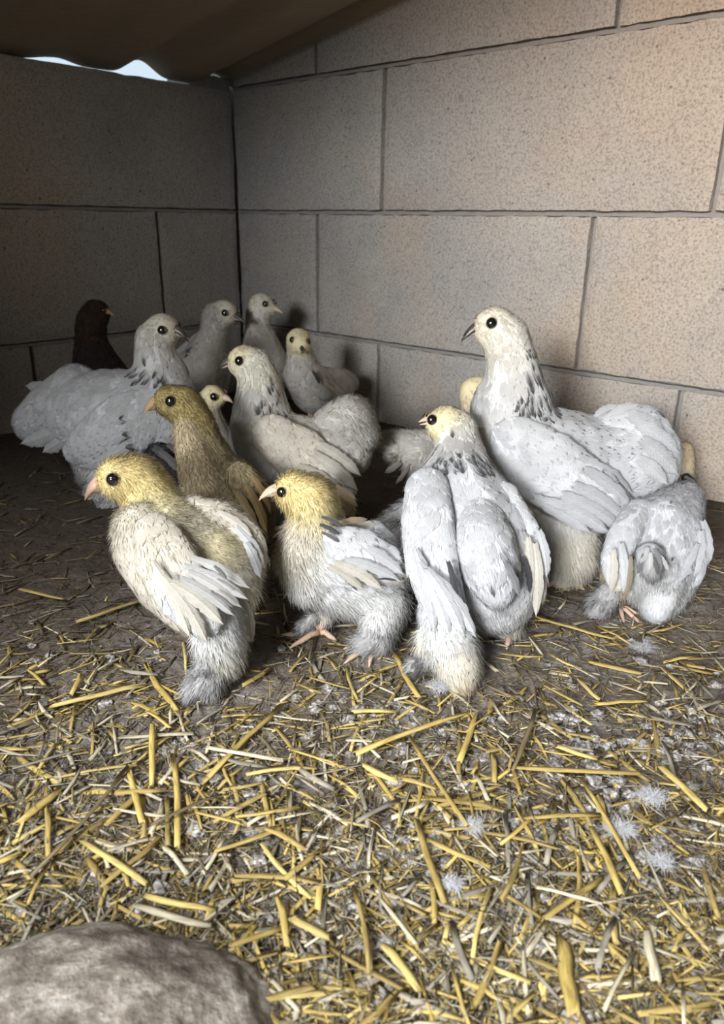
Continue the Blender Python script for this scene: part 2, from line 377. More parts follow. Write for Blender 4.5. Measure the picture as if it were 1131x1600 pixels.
# prominent stalks, read off the photograph: u0,v0,u1,v1,width px,colour,height mm,label
TR = [
(82,1102,230,1068,11,'yellow',5,'thick bright yellow straw left of the feathered foot of the front left chick'),
(225,1035,275,1110,10,'gold',4,'brown gold straw slanting towards the foot of the front left chick'),
(188,1150,305,1147,9,'pale',6,'pale straw with a whitish end lying level below the front left chick'),
(238,1130,238,1225,10,'gold',8,'upright-looking golden straw crossing the pale level straw on the left'),
(325,1212,438,1103,10,'gold',7,'long golden straw slanting up to the right between the two yellow headed chicks'),
(318,1222,390,1150,9,'ochre',5,'ochre straw lying close against the long slanting golden straw on the left'),
(325,1168,442,1187,9,'pale',8,'pale straw crossing the foot of the long slanting golden straw'),
(30,1285,92,1235,15,'gold',5,'broad golden straw at the left edge above the stone'),
(30,1185,92,1225,12,'yellow',4,'yellow straw at the left edge slanting down to the right'),
(200,1195,222,1285,11,'gold',7,'stout golden straw lying upright left of the pair of parallel stalks'),
(272,1180,279,1320,10,'gold',6,'long golden stalk with a whitish fleck, right one of a parallel pair'),
(261,1245,263,1322,9,'ochre',4,'ochre stalk, left one of a parallel pair'),
(235,1288,345,1240,7,'brown',10,'thin brown stalk crossing over the parallel pair'),
(130,1315,228,1378,12,'yellow',7,'bright yellow straw slanting down to the right above the stone'),
(137,1340,170,1392,12,'ochre',4,'short ochre straw just above the stone'),
(228,1402,335,1422,12,'yellow',7,'yellow straw lying above the top edge of the stone'),
(213,1415,328,1447,13,'pale',8,'thick pale straw lying nearest the top edge of the stone'),
(50,1370,200,1200,8,'brown',9,'long thin brown stalk slanting up from the stone'),
(335,1330,440,1295,8,'gold',6,'golden straw slanting up right in the lower left litter'),
(555,1175,727,1113,10,'gold',9,'long golden straw slanting up to the right below the white pullet seen from behind'),
(745,1115,718,1190,10,'gold',7,'bent golden straw below the tail of the white pullet seen from behind'),
(550,1112,618,1110,9,'yellow',5,'short yellow straw lying level below the middle chick'),
(640,1150,728,1290,8,'gold',8,'long thin golden straw slanting down to the right in mid litter'),
(566,1195,620,1220,12,'yellow',8,'short thick bright yellow straw in mid litter'),
(650,1280,693,1410,12,'gold',8,'stout long golden straw running down to the small grey feather'),
(668,1312,765,1355,10,'gold',6,'golden straw branching to the right from the stout long straw'),
(805,1197,1003,1211,10,'gold',9,'longest level golden straw with a whitish right end, lower right'),
(1033,1197,1105,1264,14,'yellow',8,'thick yellow straw at the right edge slanting down'),
(908,1215,1000,1370,8,'gold',10,'long thin golden straw running down through the white fluff, lower right'),
(925,1290,972,1395,12,'gold',12,'stout golden straw crossing left of the white fluff, lower right'),
(850,1435,940,1372,10,'gold',7,'golden straw slanting up to the right in the lower right litter'),
(805,1277,940,1272,9,'gold',5,'level golden straw under the longest level straw, lower right'),
(835,962,960,1000,8,'yellow',5,'bright thin yellow straw below the belly of the largest pullet'),
(870,1165,930,1185,10,'yellow',7,'short yellow straw above the longest level straw'),
(903,1060,935,1092,9,'yellow',6,'short yellow straw with a joint, right of the white pullet seen from behind'),
(930,1100,1010,1094,9,'gold',6,'level golden straw under the feather by the right edge'),
(800,1205,838,1110,8,'brown',10,'dark brown stalk slanting up, right of the bent golden straw'),
(878,1470,895,1580,26,'gold',6,'very broad golden straw at the bottom edge, right half'),
(1008,1450,1025,1530,17,'pale',6,'broad pale straw at the bottom right'),
(957,1380,960,1470,13,'gold',6,'stout upright golden straw in the lower right'),
(600,1475,655,1545,15,'yellow',6,'thick yellow straw at the bottom edge, centre'),
(458,1435,512,1462,15,'yellow',8,'short thick bright yellow straw right of the stone'),
(595,1405,650,1475,8,'pale',6,'thin pale split straw at the bottom, centre'),
(555,1385,580,1517,9,'ochre',7,'long ochre stalk running to the bottom edge, centre'),
(615,1020,655,1090,10,'gold',5,'golden straw between the middle chick and the white pullet seen from behind'),
(120,970,232,935,9,'ochre',5,'ochre straw lying left of the breast of the front left chick'),
(30,920,100,936,7,'ochre',4,'thin ochre straw at the left edge in the shade'),
(840,1385,940,1412,8,'pale',9,'thin pale straw in the lower right litter'),
(675,1380,680,1442,11,'gold',5,'upright golden straw just left of the small grey feather'),
(985,1180,905,1290,0,'',0,''),
]
SG = 'loose straw stalks on the floor'
def add_straw(p, ang, L, wd, colr, label, pitch=0, roll=0, me=None, seed=0):
    if me is None:
        V, Q, T, U = straw_shape(L, wd, random.uniform(.3, .5), random.uniform(-.03, .03), 4, 6, seed, 2 if seed % 3 == 0 else None)
        c = np.tile(np.array(colr), (len(V), 1)) * rng.uniform(.85, 1.12, (len(V), 1))
        me = mkmesh('straw', V, quads=Q, tris=T, col=c, fuv=U)
    o = link('straw', me, M_straw)
    o.location = p; o.rotation_euler = (roll, pitch, ang)
    tag(o, label, 'straw', SG)
    return o
for i, (u0, v0, u1, v1, wp, cn, hm, lab) in enumerate(TR):
    if not lab: continue
    a = onfloor(u0, v0, FLOOR + hm * .001); b_ = onfloor(u1, v1, FLOOR + hm * .001); m = (a + b_) / 2
    L = np.linalg.norm(b_ - a); d = b_ - a
    wd = wp / FPX * (m @ F_)
    o = add_straw(m, math.atan2(d[1], d[0]), L, wd, SC[cn], lab, pitch=random.uniform(-.02, .02), seed=i * 3 + 1)
# more single stalks (alike): nearest the camera, shared meshes
protos = []
for i in range(14):
    L = random.uniform(.014, .045); wd = random.uniform(.0018, .0036)
    V, Q, T, U = straw_shape(L, wd, random.uniform(.3, .55), random.uniform(-.04, .04), 3, 6, 400 + i)
    cn = random.choice(['gold', 'gold', 'yellow', 'pale', 'ochre', 'ochre', 'grey'])
    protos.append(mkmesh('straw', V, quads=Q, tris=T, col=np.tile(SC[cn], (len(V), 1)), fuv=U))
nsing = 0
while nsing < 245:
    u, v = random.uniform(-20, 1150), random.uniform(1040, 1620)
    if u < 330 and v > 1370: continue
    p = onfloor(u, v); p[2] = ground_z(p[0], p[1]) + random.uniform(.002, .0055)
    add_straw(p, random.uniform(0, math.pi), 0, 0, None, 'short loose straw piece lying in the scattered litter of the open floor', pitch=random.uniform(-.1, .1), roll=random.uniform(-.5, .5), me=random.choice(protos))
    nsing += 1
def straw_bulk(n, Lr, Wr, sides, seg, hz, colors, name, zone, label, flat=(.3, .6), pit=.12):
    Vs, Qs, Ts, Us, Cs = [], [], [], [], []; off = 0; k = 0
    while k < n:
        u, v = zone()
        p = onfloor(u, v)
        # stay inside the walls
        rel = p - CO3
        if rel @ dL < .0 + .02 or rel @ dR < .02: continue
        p[2] = ground_z(p[0], p[1]) + random.uniform(*hz)
        L = random.uniform(*Lr) * random.uniform(.5, 1); wd = random.uniform(*Wr)
        V, Q, T, U = straw_shape(L, wd, random.uniform(*flat), random.uniform(-.06, .06), seg, sides, random.random())
        V = place(V, p, random.uniform(0, math.pi), random.uniform(-pit, pit), random.uniform(-.5, .5))
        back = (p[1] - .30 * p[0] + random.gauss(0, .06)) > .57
        c = np.array(SC[random.choice(['brown', 'brown', 'ochre', 'brown', 'grey'] if back else colors)]) * random.uniform(.65, 1.15) * (.55 if back else 1)  # back straws browner, and darkened to paint in the shade there
        Vs.append(V); Qs.append(Q + off); Ts.append(T + off); Us.append(U); Cs.append(np.tile(c, (len(V), 1))); off += len(V); k += 1
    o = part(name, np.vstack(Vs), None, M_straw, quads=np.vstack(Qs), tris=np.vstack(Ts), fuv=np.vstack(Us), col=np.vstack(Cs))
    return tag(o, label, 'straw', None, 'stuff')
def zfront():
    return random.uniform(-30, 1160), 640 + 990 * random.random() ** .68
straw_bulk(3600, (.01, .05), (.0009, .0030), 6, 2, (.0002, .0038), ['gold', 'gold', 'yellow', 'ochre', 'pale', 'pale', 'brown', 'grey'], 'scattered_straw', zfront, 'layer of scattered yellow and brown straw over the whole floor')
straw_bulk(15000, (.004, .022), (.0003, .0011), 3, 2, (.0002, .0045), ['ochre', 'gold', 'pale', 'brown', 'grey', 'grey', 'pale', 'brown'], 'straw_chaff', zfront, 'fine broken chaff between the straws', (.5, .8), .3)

# clods of droppings in the litter
def clods(n):
    bm0 = bmesh.new(); bmesh.ops.create_icosphere(bm0, subdivisions=3, radius=1.0)
    bv = np.array([v.co[:] for v in bm0.verts]); bt = np.array([[v.index for v in f.verts] for f in bm0.faces]); bm0.free()
    Vs, Ts = [], []; off = 0
    for i in range(n):
        cu, cv = random.uniform(-20, 1150), random.uniform(1000, 1620)
        if random.random() < .5:
            cu, cv = random.choice([(700, 1150), (620, 1330), (900, 1160), (560, 1110), (1030, 1370), (820, 1300), (100, 1250), (300, 1180), (830, 1440), (930, 1240), (1060, 1150)]); cu += random.gauss(0, 40); cv += random.gauss(0, 30)
        p = onfloor(cu, cv); r = random.uniform(.0015, .005)
        s = random.random() * 100
        dsp = np.array([1 + .6 * noise.noise(Vector(v * 1.7) + Vector((s, s, s))) + .55 * noise.noise(Vector(v * 4.5) + Vector((s, 0, s))) for v in bv])
        V = bv * dsp[:, None] * r * np.array([1, 1, .6]); V = V + p; V[:, 2] += r * .15
        Vs.append(V); Ts.append(bt + off); off += len(V)
    b = NB('dried_droppings'); g = b.node('ShaderNodeNewGeometry').outputs['Position']
    n1 = b.noise(g, 330, 5, .7)
    b.l(b.ramp(n1.outputs[0], [(.35, (.10, .085, .075)), (.5, (.30, .27, .24)), (.64, (.70, .68, .66))]).outputs[0], b.b.inputs['Base Color']); b.b.inputs['Roughness'].default_value = .9
    b.l(b.bump(n1.outputs[0], .8, .002), b.b.inputs['Normal'])
    tag(part('dropping_clods', np.vstack(Vs), None, b.m, tris=np.vstack(Ts)), 'dried grey droppings and clods between the straws', 'clods', None, 'stuff')
clods(700)

# foreground stone
def stone():
    bm = bmesh.new(); bmesh.ops.create_icosphere(bm, subdivisions=6, radius=1.0)
    c = onfloor(150, 1600); c[2] = FLOOR - .012
    V = []
    for v in bm.verts:
        p = v.co; q = p * (1 + .10 * noise.noise(p * 1.5 + Vector((3, 1, 7))) + .05 * noise.noise(p * 4) + .02 * noise.noise(p * 12) + .010 * noise.noise(p * 34))
        V.append((c[0] + q.x * .085 + 0, c[1] + q.y * .062 - .012, c[2] + q.z * .042))
    T = np.array([[v.index for v in f.verts] for f in bm.faces]); bm.free()
    b = NB('rough_stone'); g = b.node('ShaderNodeNewGeometry').outputs['Position']
    n1 = b.noise(g, 55, 6, .7); n2 = b.noise(g, 240, 4, .7)
    cc = b.ramp(n1.outputs[0], [(.32, (.10, .08, .06)), (.48, (.25, .21, .17)), (.58, (.42, .37, .31)), (.7, (.68, .64, .59))]).outputs[0]
    b.l(b.mix(.5, cc, b.ramp(n2.outputs[0], [(.35, (.5, .48, .46)), (.6, (1, 1, 1))]).outputs[0], 'MULTIPLY'), b.b.inputs['Base Color']); b.b.inputs['Roughness'].default_value = .9
    b.l(b.bump(n2.outputs[0], .8, .002, b.bump(n1.outputs[0], .6, .004)), b.b.inputs['Normal'])
    tag(part('stone', V, None, b.m, tris=T), 'rough brown grey stone at the bottom left corner, half buried in straw', 'stone')
stone()

# ------------------------------------------------------------------ birds
ico = bmesh.new(); bmesh.ops.create_icosphere(ico, subdivisions=2, radius=1.0)
ICV = np.array([v.co[:] for v in ico.verts]); ICT = np.array([[v.index for v in f.verts] for f in ico.faces]); ico.free()
# style: colour, feather length mm, feather cover, down length mm, down density /cm2, streak (dark centred feathers), stand (how far plumage stands off), mottle
W_ = (.735, .738, .75); CR = (.78, .725, .62); YE = (.95, .80, .42); BU = (.40, .325, .19); GY = (.52, .51, .51); DK = (.030, .026, .024); TN = (.60, .48, .30)
ST = {
 'face':  ((.86, .77, .50), 4, 0.3, 2.5, 60, 0, .25, 0),
 'wface': ((.80, .75, .62), 4, 0.6, 2.2, 60, 0, .2, 0),
 'whead': ((.80, .775, .70), 6, 1.5, 3.5, 60, 0, .25, 0),
 'yhead': (YE, 3, 0, 5.5, 110, 0, .55, 0),
 'yneck': ((.88, .80, .52), 5, .0, 7, 90, 0, .5, 0),
 'hack':  ((.79, .78, .75), 21, 4.2, 5, 20, .12, .12, 0),
 'hacky': ((.80, .75, .60), 12, 2.0, 6, 40, .12, .25, 0),
 'white': (W_, 18, 3.4, 7, 55, 0, .10, 0),
 'whites': (W_, 13, 3.2, 7, 55, 0, .12, 0),
 'cream': (CR, 13, 3.0, 7, 65, 0, .12, 0),
 'creamd': (CR, 6, .6, 8, 90, 0, .40, 0),
 'fluff': ((.88, .875, .86), 6, .5, 9, 90, 0, .42, 0),
 'fluffc': ((.86, .81, .70), 6, .5, 10, 80, 0, .42, 0),
 'grey':  ((.52, .51, .505), 8, .8, 8, 80, .15, .45, .75),
 'greyw': ((.70, .70, .72), 12, 2.4, 7, 50, .03, .15, .15),
 'tan':   (TN, 9, 1.4, 8, 60, 0, .25, .1),
 'buffh': ((.42, .33, .14), 3, 0, 4, 110, 0, .35, .30),
 'buffb': (BU, 8, 1.3, 7, 80, .0, .3, .25),
 'bufff': ((.66, .55, .37), 5, .3, 6, 90, 0, .35, .1),
 'dark':  (DK, 9, 2.0, 5, 40, 0, .2, .1),
 'dkbr':  ((.055, .032, .020), 7, 1.6, 4, 50, 0, .3, .4),
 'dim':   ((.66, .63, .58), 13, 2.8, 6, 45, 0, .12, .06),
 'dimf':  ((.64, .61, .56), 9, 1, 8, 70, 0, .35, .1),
}
def sty(s):
    a = ST[s]; return np.array([*a[0], *a[1:]])
def voxel_body(nodes, voxel, smooth):
    Vs, Ts = [], []
    for i, (c, R, sc3) in enumerate(nodes):
        V = ICV * R
        if sc3 is not None:
            ax, f = sc3; V = V - np.outer(V @ ax, ax) * (1 - f)
        Vs.append(V + c); Ts.append(ICT + i * len(ICV))
    me = mkmesh('tmp', np.vstack(Vs), tris=np.vstack(Ts))
    o = bpy.data.objects.new('tmp', me); COL.objects.link(o)
    m = o.modifiers.new('r', 'REMESH'); m.mode = 'VOXEL'; m.voxel_size = voxel; m.use_smooth_shade = True
    s = o.modifiers.new('s', 'SMOOTH'); s.factor = .5; s.iterations = smooth
    dg = bpy.context.evaluated_depsgraph_get(); dg.update()
    ev = o.evaluated_get(dg); em = ev.to_mesh()
    n = len(em.vertices); V = np.empty(n * 3); em.vertices.foreach_get('co', V); V = V.reshape(-1, 3)
    N = np.empty(n * 3); em.vertices.foreach_get('normal', N); N = N.reshape(-1, 3)
    em.calc_loop_triangles(); T = np.empty(len(em.loop_triangles) * 3, np.int32); em.loop_triangles.foreach_get('vertices', T); T = T.reshape(-1, 3)
    pq = np.array([p.vertices[:] for p in em.polygons if len(p.vertices) == 4], np.int32)
    ev.to_mesh_clear(); bpy.data.objects.remove(o); bpy.data.meshes.remove(me)
    return V, N, T, pq
def chain_nodes(ch, flat=None):
    out = []
    P = [at(u, v, d) for (u, v, d, r, *s) in ch]; R = [r * d / FPX for (u, v, d, r, *s) in ch]; S = [sty(x[4]) for x in ch]
    for i in range(len(ch)):
        if i + 1 < len(ch):
            L = np.linalg.norm(P[i + 1] - P[i]); n = max(1, int(math.ceil(L / (.4 * min(R[i], R[i + 1]) + 1e-4))))
            tan = nrmz(P[i + 1] - P[i])
        else: n = 1; tan = nrmz(P[i] - P[i - 1]) if i else np.array([0, 0, -1.0])
        for k in range(n):
            t = k / n; j = min(i + 1, len(ch) - 1)
            out.append((P[i] * (1 - t) + P[j] * t, R[i] * (1 - t) + R[j] * t, S[i] * (1 - t) + S[j] * t, tan))
    return out
def fields(pts, nd):
    C = np.array([n[0] for n in nd]); R = np.array([n[1] for n in nd]); S = np.array([n[2] for n in nd]); Tn = np.array([n[3] for n in nd])
    out_s = np.empty((len(pts), S.shape[1])); out_t = np.empty((len(pts), 3))
    for a in range(0, len(pts), 20000):
        d = np.linalg.norm(pts[a:a + 20000, None] - C[None], axis=2) / R[None]
        wt = 1 / np.maximum(d - .55, .06) ** 6; wt /= wt.sum(1, keepdims=True)
        out_s[a:a + 20000] = wt @ S; out_t[a:a + 20000] = wt @ Tn
    return out_s, out_t
def sample(V, N, T, n):
    A = V[T[:, 0]]; B = V[T[:, 1]]; C = V[T[:, 2]]
    ar = np.linalg.norm(np.cross(B - A, C - A), axis=1) / 2; tot = ar.sum()
    k = rng.choice(len(T), n, p=ar / tot); r1 = np.sqrt(rng.random(n)); r2 = rng.random(n)
    w0, w1, w2 = 1 - r1, r1 * (1 - r2), r1 * r2
    p = A[k] * w0[:, None] + B[k] * w1[:, None] + C[k] * w2[:, None]
    nn = nrmz(N[T[k, 0]] * w0[:, None] + N[T[k, 1]] * w1[:, None] + N[T[k, 2]] * w2[:, None])
    return p, nn
def area_of(V, T): return np.linalg.norm(np.cross(V[T[:, 1]] - V[T[:, 0]], V[T[:, 2]] - V[T[:, 0]]), axis=1).sum() / 2
def mottle(p, amt, scale=120):
    n = np.array([noise.noise(Vector(q) * scale) + .5 * noise.noise(Vector(q) * scale * 2.7) for q in p])
    k = np.clip((n - .05) * 2.2, 0, 1) * amt
    return 1 - k * .85
def plumage(V, N, T, nd, parent, spots, lod):
    tot = area_of(V, T) * 1e4          # cm2
    bvh = BVHTree.FromPolygons(V.tolist(), T.tolist())
    # ---- contour feathers
    nmax = int(tot * 5 * lod); p, nn = sample(V, N, T, nmax); s, tn = fields(p, nd)
    L = s[:, 3] * .001; Wd = L * .30
    dens = s[:, 4] / np.maximum(L * 2 * Wd * 1e4, 1e-3)       # per cm2
    keep = rng.random(nmax) < dens * tot / nmax
    vis = ((p / np.linalg.norm(p, axis=1, keepdims=True)) * nn).sum(1) < .35      # far side needs none of the finest cover
    keep &= vis
    p, nn, s, tn = p[keep], nn[keep], s[keep], tn[keep]; L = L[keep] * rng.uniform(.8, 1.25, len(p)); Wd = L * rng.uniform(.27, .36, len(p)); hk = np.zeros(len(p), bool)
    for (u, v, d, rr) in HSP: hk |= np.linalg.norm(p - at(u, v, d), axis=1) < rr * d / FPX
    hk &= s[:, 6] > .008; Wd = np.where(s[:, 6] > .02, Wd * .60, Wd)
    if len(p):
        tn = tn + np.array([0, 0, -.25]); fl = nrmz(tn - (tn * nn).sum(1, keepdims=True) * nn + rng.normal(0, .10, p.shape)); sd = nrmz(np.cross(nn, fl))
        ts = np.array([0, .2, .45, .7, .88, 1.0]); wp = np.array([.35, .8, 1.0, .95, .62, .12]); ss = np.array([-1, -.45, 0, .45, 1])
        nf = len(p); nt_, ns = len(ts), len(ss)
        P = p[:, None, None] + fl[:, None, None] * ((ts - .2)[None, :, None, None] * L[:, None, None, None]) + sd[:, None, None] * (ss[None, None, :, None] * wp[None, :, None, None] * Wd[:, None, None, None])
        P = P - fl[:, None, None] * ((np.abs(ss) ** 2)[None, None, :, None] * .10 * L[:, None, None, None])
        Pf = P.reshape(-1, 3); lift = (s[:, 7][:, None, None] * (-.14 + 1.1 * ts)[None, :, None] * .17 * L[:, None, None] * (1 - .4 * ss ** 2)[None, None, :] + .0006 * np.minimum(1, ts * 5 - .8)[None, :, None]).reshape(-1)
        out = np.empty_like(Pf); on = np.empty_like(Pf)
        fn = bvh.find_nearest
        for i in range(len(Pf)):
            q = fn(Pf[i]); out[i] = q[0]; on[i] = q[1]
        nrep = np.repeat(nn, nt_ * ns, axis=0)
        # do not fold round sharp bends: stay near the feather's own plane
        out = out * .97 + Pf * .03
        nmix = nrmz(on + nrep)
        out = out + nmix * (lift + np.repeat(rng.uniform(0, .0005, nf), nt_ * ns))[:, None]
        base = s[:, :3]; var = rng.normal(1, .045, (nf, 1)); c = np.repeat(base * var, nt_ * ns, axis=0).reshape(nf, nt_, ns, 3)
        stk = rng.random(nf) < np.where(hk, .85, s[:, 6] * .25)
        dk = np.array([.035, .035, .042])
        if stk.any():
            m = np.zeros((nt_, ns)); m[2:6, 1:4] = .9; m[3:6, 2] = 1; m[1, 2] = .6; m[5, :] = .75; m[2, 1] = m[2, 3] = .55; m[4, 0] = m[4, 4] = .2
            c[stk] = c[stk] * (1 - m[None, :, :, None] * .93) + dk * m[None, :, :, None] * .93
        mt = mottle(p, 1.0) if s[:, 8].max() > .02 else np.ones(nf)
        c = c * (1 - s[:, 8] * (1 - mt))[:, None, None, None]
        for (u, v, d, rr, sc_) in spots:
            q = at(u, v, d); r_ = rr * d / FPX
            k = (np.linalg.norm(p - q, axis=1) < r_ * rng.uniform(.6, 1.3, nf)) & (rng.random(nf) < .8)
            m = np.zeros((nt_, ns)); m[2:, 1:4] = .9; m[5, :] = .6
            c[k] = c[k] * (1 - m[None, :, :, None]) + np.array(sc_) * m[None, :, :, None]
        g = np.arange(nf)[:, None, None] * nt_ * ns + (np.arange(nt_ - 1) * ns)[None, :, None] + np.arange(ns - 1)[None, None, :]
        g = g.reshape(-1); Q = np.stack([g, g + 1, g + ns + 1, g + ns], 1)
        uv = np.stack(np.broadcast_arrays(ss[None, None, :], ts[None, :, None]), -1) * np.ones((nf, 1, 1, 1))
        o = part('contour_feathers', out, parent, M_feather, quads=Q, col=c.reshape(-1, 3), fuv=uv.reshape(-1, 2)); o['kind'] = 'stuff'
    # ---- down
    nmax = int(tot * 110 * lod); p, nn = sample(V, N, T, nmax); s, tn = fields(p, nd)
    keep = (rng.random(nmax) < s[:, 5 + 0 + 0 + 0] * 0 + s[:, DENS] / 110.0) & (((p / np.linalg.norm(p, axis=1, keepdims=True)) * nn).sum(1) < .45)
    p, nn, s, tn = p[keep], nn[keep], s[keep], tn[keep]; n = len(p)
    if n:
        L = s[:, 5] * .001 * rng.uniform(.5, 1.25, n); tn = tn + np.array([0, 0, -.3]); fl = nrmz(tn - (tn * nn).sum(1, keepdims=True) * nn)
        st = np.clip(s[:, 7] * rng.uniform(.4, 1.3, n), 0, 1)[:, None]
        d = nrmz(fl * (1 - st) + nn * st + rng.normal(0, .14, p.shape)); sd = nrmz(np.cross(d, nn) + rng.normal(0, .35, p.shape))
        wdt = (.00022 + .00012 * rng.random(n))[:, None] * (1.0 + .5 * (1 - lod))
        a = p - nn * .0004; mid = p + d * (L * .5)[:, None]; tip = mid + (nrmz(d + fl * .45) * (L * .5)[:, None]) - UP * (L * .06)[:, None]
        VV = np.stack([a - sd * wdt, a + sd * wdt, mid + sd * wdt * .8, mid - sd * wdt * .8, tip], 1).reshape(-1, 3)
        i = np.arange(n)[:, None] * 5; Q = i + np.array([[0, 1, 2, 3]]); Tt = i + np.array([[3, 2, 4]])
        c = s[:, :3] * rng.normal(1, .06, (n, 1)); mt = mottle(p, 1.0) if s[:, 8].max() > .02 else np.ones(n)
        c = c * (1 - s[:, 8] * (1 - mt))[:, None]
        for (u, v, dd, rr, sc_) in spots:
            q = at(u, v, dd); k = np.linalg.norm(p - q, axis=1) < rr * dd / FPX * .8
            k &= rng.random(n) < .6; c[k] = np.array(sc_) * 1.3
        o = part('down', VV, parent, M_down, quads=Q, tris=Tt, col=np.repeat(np.clip(c, 0, 1), 5, axis=0), nrm=np.repeat(nrmz(nn + d * .3), 5, axis=0),
                 fuv=np.tile([0, 0.], (len(VV), 1))); o['kind'] = 'stuff'
DENS = 5
HSP = []
# style vector: 0-2 colour, 3 flen, 4 fcover, 5 dlen, 6 ddens, 7.. -> reorder so indices below hold
def _re(a):   # -> [r,g,b, flen, fcover, dlen, streak, stand, mottle, ddens]
    c, fl, fc, dl, dd, sk, sd, mo = a; return np.array([*c, fl, fc, dl, sk, sd, mo, dd])
def sty(s): return _re(ST[s])
DENS = 9

def grow(parent, name, chains, voxel, spots=(), lod=1.0, flat=None, smooth=8, sink=0.0):
    nd = []
    for ch in chains: nd += chain_nodes([(n[0], n[1], n[2] + sink, *n[3:]) for n in ch])
    if flat is not None:
        ax = flat[0]
        if isinstance(ax, str):
            c = np.mean([n[0] for n in nd], axis=0); ax = c / np.linalg.norm(c)
        sc3 = (nrmz(np.array(ax, float)), flat[1])
    else: sc3 = None
    V, N, T, PQ = voxel_body([(n[0], n[1], sc3) for n in nd], voxel, smooth)
    s, tn = fields(V, nd); c = s[:, :3] * .93
    for (u, v, d, rr, sc_) in spots:
        q = at(u, v, d); k = np.linalg.norm(V - q, axis=1) < rr * d / FPX * .7; c[k] = c[k] * .4 + np.array(sc_) * .6
    if s[:, 8].max() > .02: c = c * (1 - s[:, 8] * (1 - mottle(V, 1.0)))[:, None]
    o = part(name, V, parent, M_skin, quads=PQ, col=c)
    plumage(V, N, T, nd, o, spots, lod)
    return o, V, N, T

def quill(parent, p0, p1, wd, col, curve=.08, nrm=None, tipdark=0, side=0.0):
    """one large feather: shaft, two vanes with split edges"""
    p0 = np.array(p0); p1 = np.array(p1); L = np.linalg.norm(p1 - p0); d = (p1 - p0) / L
    vw = -(p0 / np.linalg.norm(p0)) if nrm is None else nrmz(np.array(nrm, float))
    sd = nrmz(np.cross(vw, d)); vw = nrmz(np.cross(d, sd))
    n = 19; ts = np.linspace(0, 1, n); ss = np.array([-1, -.72, -.4, -.06, 0, .06, .4, .72, 1]); m = len(ss)
    V = []; C = []; U = []; jl = 1.0; k0 = rng.uniform(.88, 1.0)
    for i, t in enumerate(ts):
        wp = .95 * (math.sin(math.pi * min(1, .1 + t * .72)) ** .6) * (1 if t < .8 else math.sqrt(max(0.02, 1 - ((t - .8) / .2) ** 2)))
        jl, jr = rng.uniform(.78, 1.04), rng.uniform(.78, 1.04)
        for s_ in ss:
            wv = wd * .5 * wp * (1 + side * s_) * ((jl if s_ < 0 else jr) if abs(s_) > .9 else 1)
            bow = math.sin(math.pi * t) * curve * L; rid = .0004 if abs(s_) < .03 else 0
            V.append(p0 + d * (t * L - abs(s_) * wd * .22 + (rng.uniform(-.05, .05) * wd if abs(s_) > .9 else 0)) + sd * (s_ * wv) + vw * (bow * .3 - s_ * s_ * wd * .16 + rid)
                     - UP * (t * t * L * .05) + sd * bow * .5)
            cc = np.array(col) * k0 * (1.03 if abs(s_) < .1 else .97 + .03 * math.sin(t * 37 + abs(s_) * 5))
            if tipdark and t > .35 and s_ * (1 if tipdark > 0 else -1) > -.3: cc = cc * .25
            C.append(cc); U.append((s_, t * 1.6))
    Q = [(i * m + k, i * m + k + 1, (i + 1) * m + k + 1, (i + 1) * m + k) for i in range(n - 1) for k in range(m - 1)]
    return part('feather', V, parent, M_feather, quads=Q, col=np.array(C), fuv=np.array(U))

def tube(pts, rad, sides=8):
    pts = [np.array(p, float) for p in pts]; V, Q = [], []
    for i, p in enumerate(pts):
        t = nrmz(pts[min(i + 1, len(pts) - 1)] - pts[max(i - 1, 0)]); a = nrmz(np.cross(t, [.31, .2, .93])); b_ = np.cross(t, a)
        for k in range(sides):
            an = 2 * math.pi * k / sides; V.append(p + (a * math.cos(an) + b_ * math.sin(an)) * rad[i])
    for i in range(len(pts) - 1):
        for k in range(sides): Q.append((i * sides + k, i * sides + (k + 1) % sides, (i + 1) * sides + (k + 1) % sides, (i + 1) * sides + k))
    T = []
    for i, inv in ((0, 1), (len(pts) - 1, 0)):
        c = len(V); V.append(pts[i])
        for k in range(sides):
            a, b2 = i * sides + k, i * sides + (k + 1) % sides; T.append((b2, a, c) if inv else (a, b2, c))
    return V, Q, T
def leg(parent, hock, foot, heading, size=1.0, toes=True):
    """scaly shank with three front toes and a hind toe spread on the floor"""
    hock = np.array(hock); foot = np.array(foot); h = nrmz(np.array([heading[0], heading[1], 0.0]))
    f0 = foot + UP * .0045 * size
    Vs, Qs, Ts = [], [], []; off = 0
    def add(pts, rad):
        nonlocal off
        V, Q, T = tube(pts, rad); Vs.extend(V); Qs.extend((np.array(Q) + off).tolist()); Ts.extend((np.array(T) + off).tolist()); off += len(V)
    add([hock, hock * .5 + f0 * .5, f0 + UP * .004, f0], [.0042 * size, .0036 * size, .0042 * size, .0030 * size])
    sdv = np.array([-h[1], h[0], 0])
    for ang, L in ((-.62, .024), (0, .030), (.62, .024), (math.pi - .3, .012)):
        d = h * math.cos(ang) + sdv * math.sin(ang); L *= size
        add([f0, f0 + d * L * .35 + UP * .0015, f0 + d * L * .75 - UP * .0018, f0 + d * L * 1.0 - UP * .0030, f0 + d * L * 1.22 - UP * .0048],
            [.0030 * size, .0026 * size, .0023 * size, .0016 * size, .0004])
    o = part('leg', Vs, parent, M_leg, quads=Qs, tris=Ts)
    return o

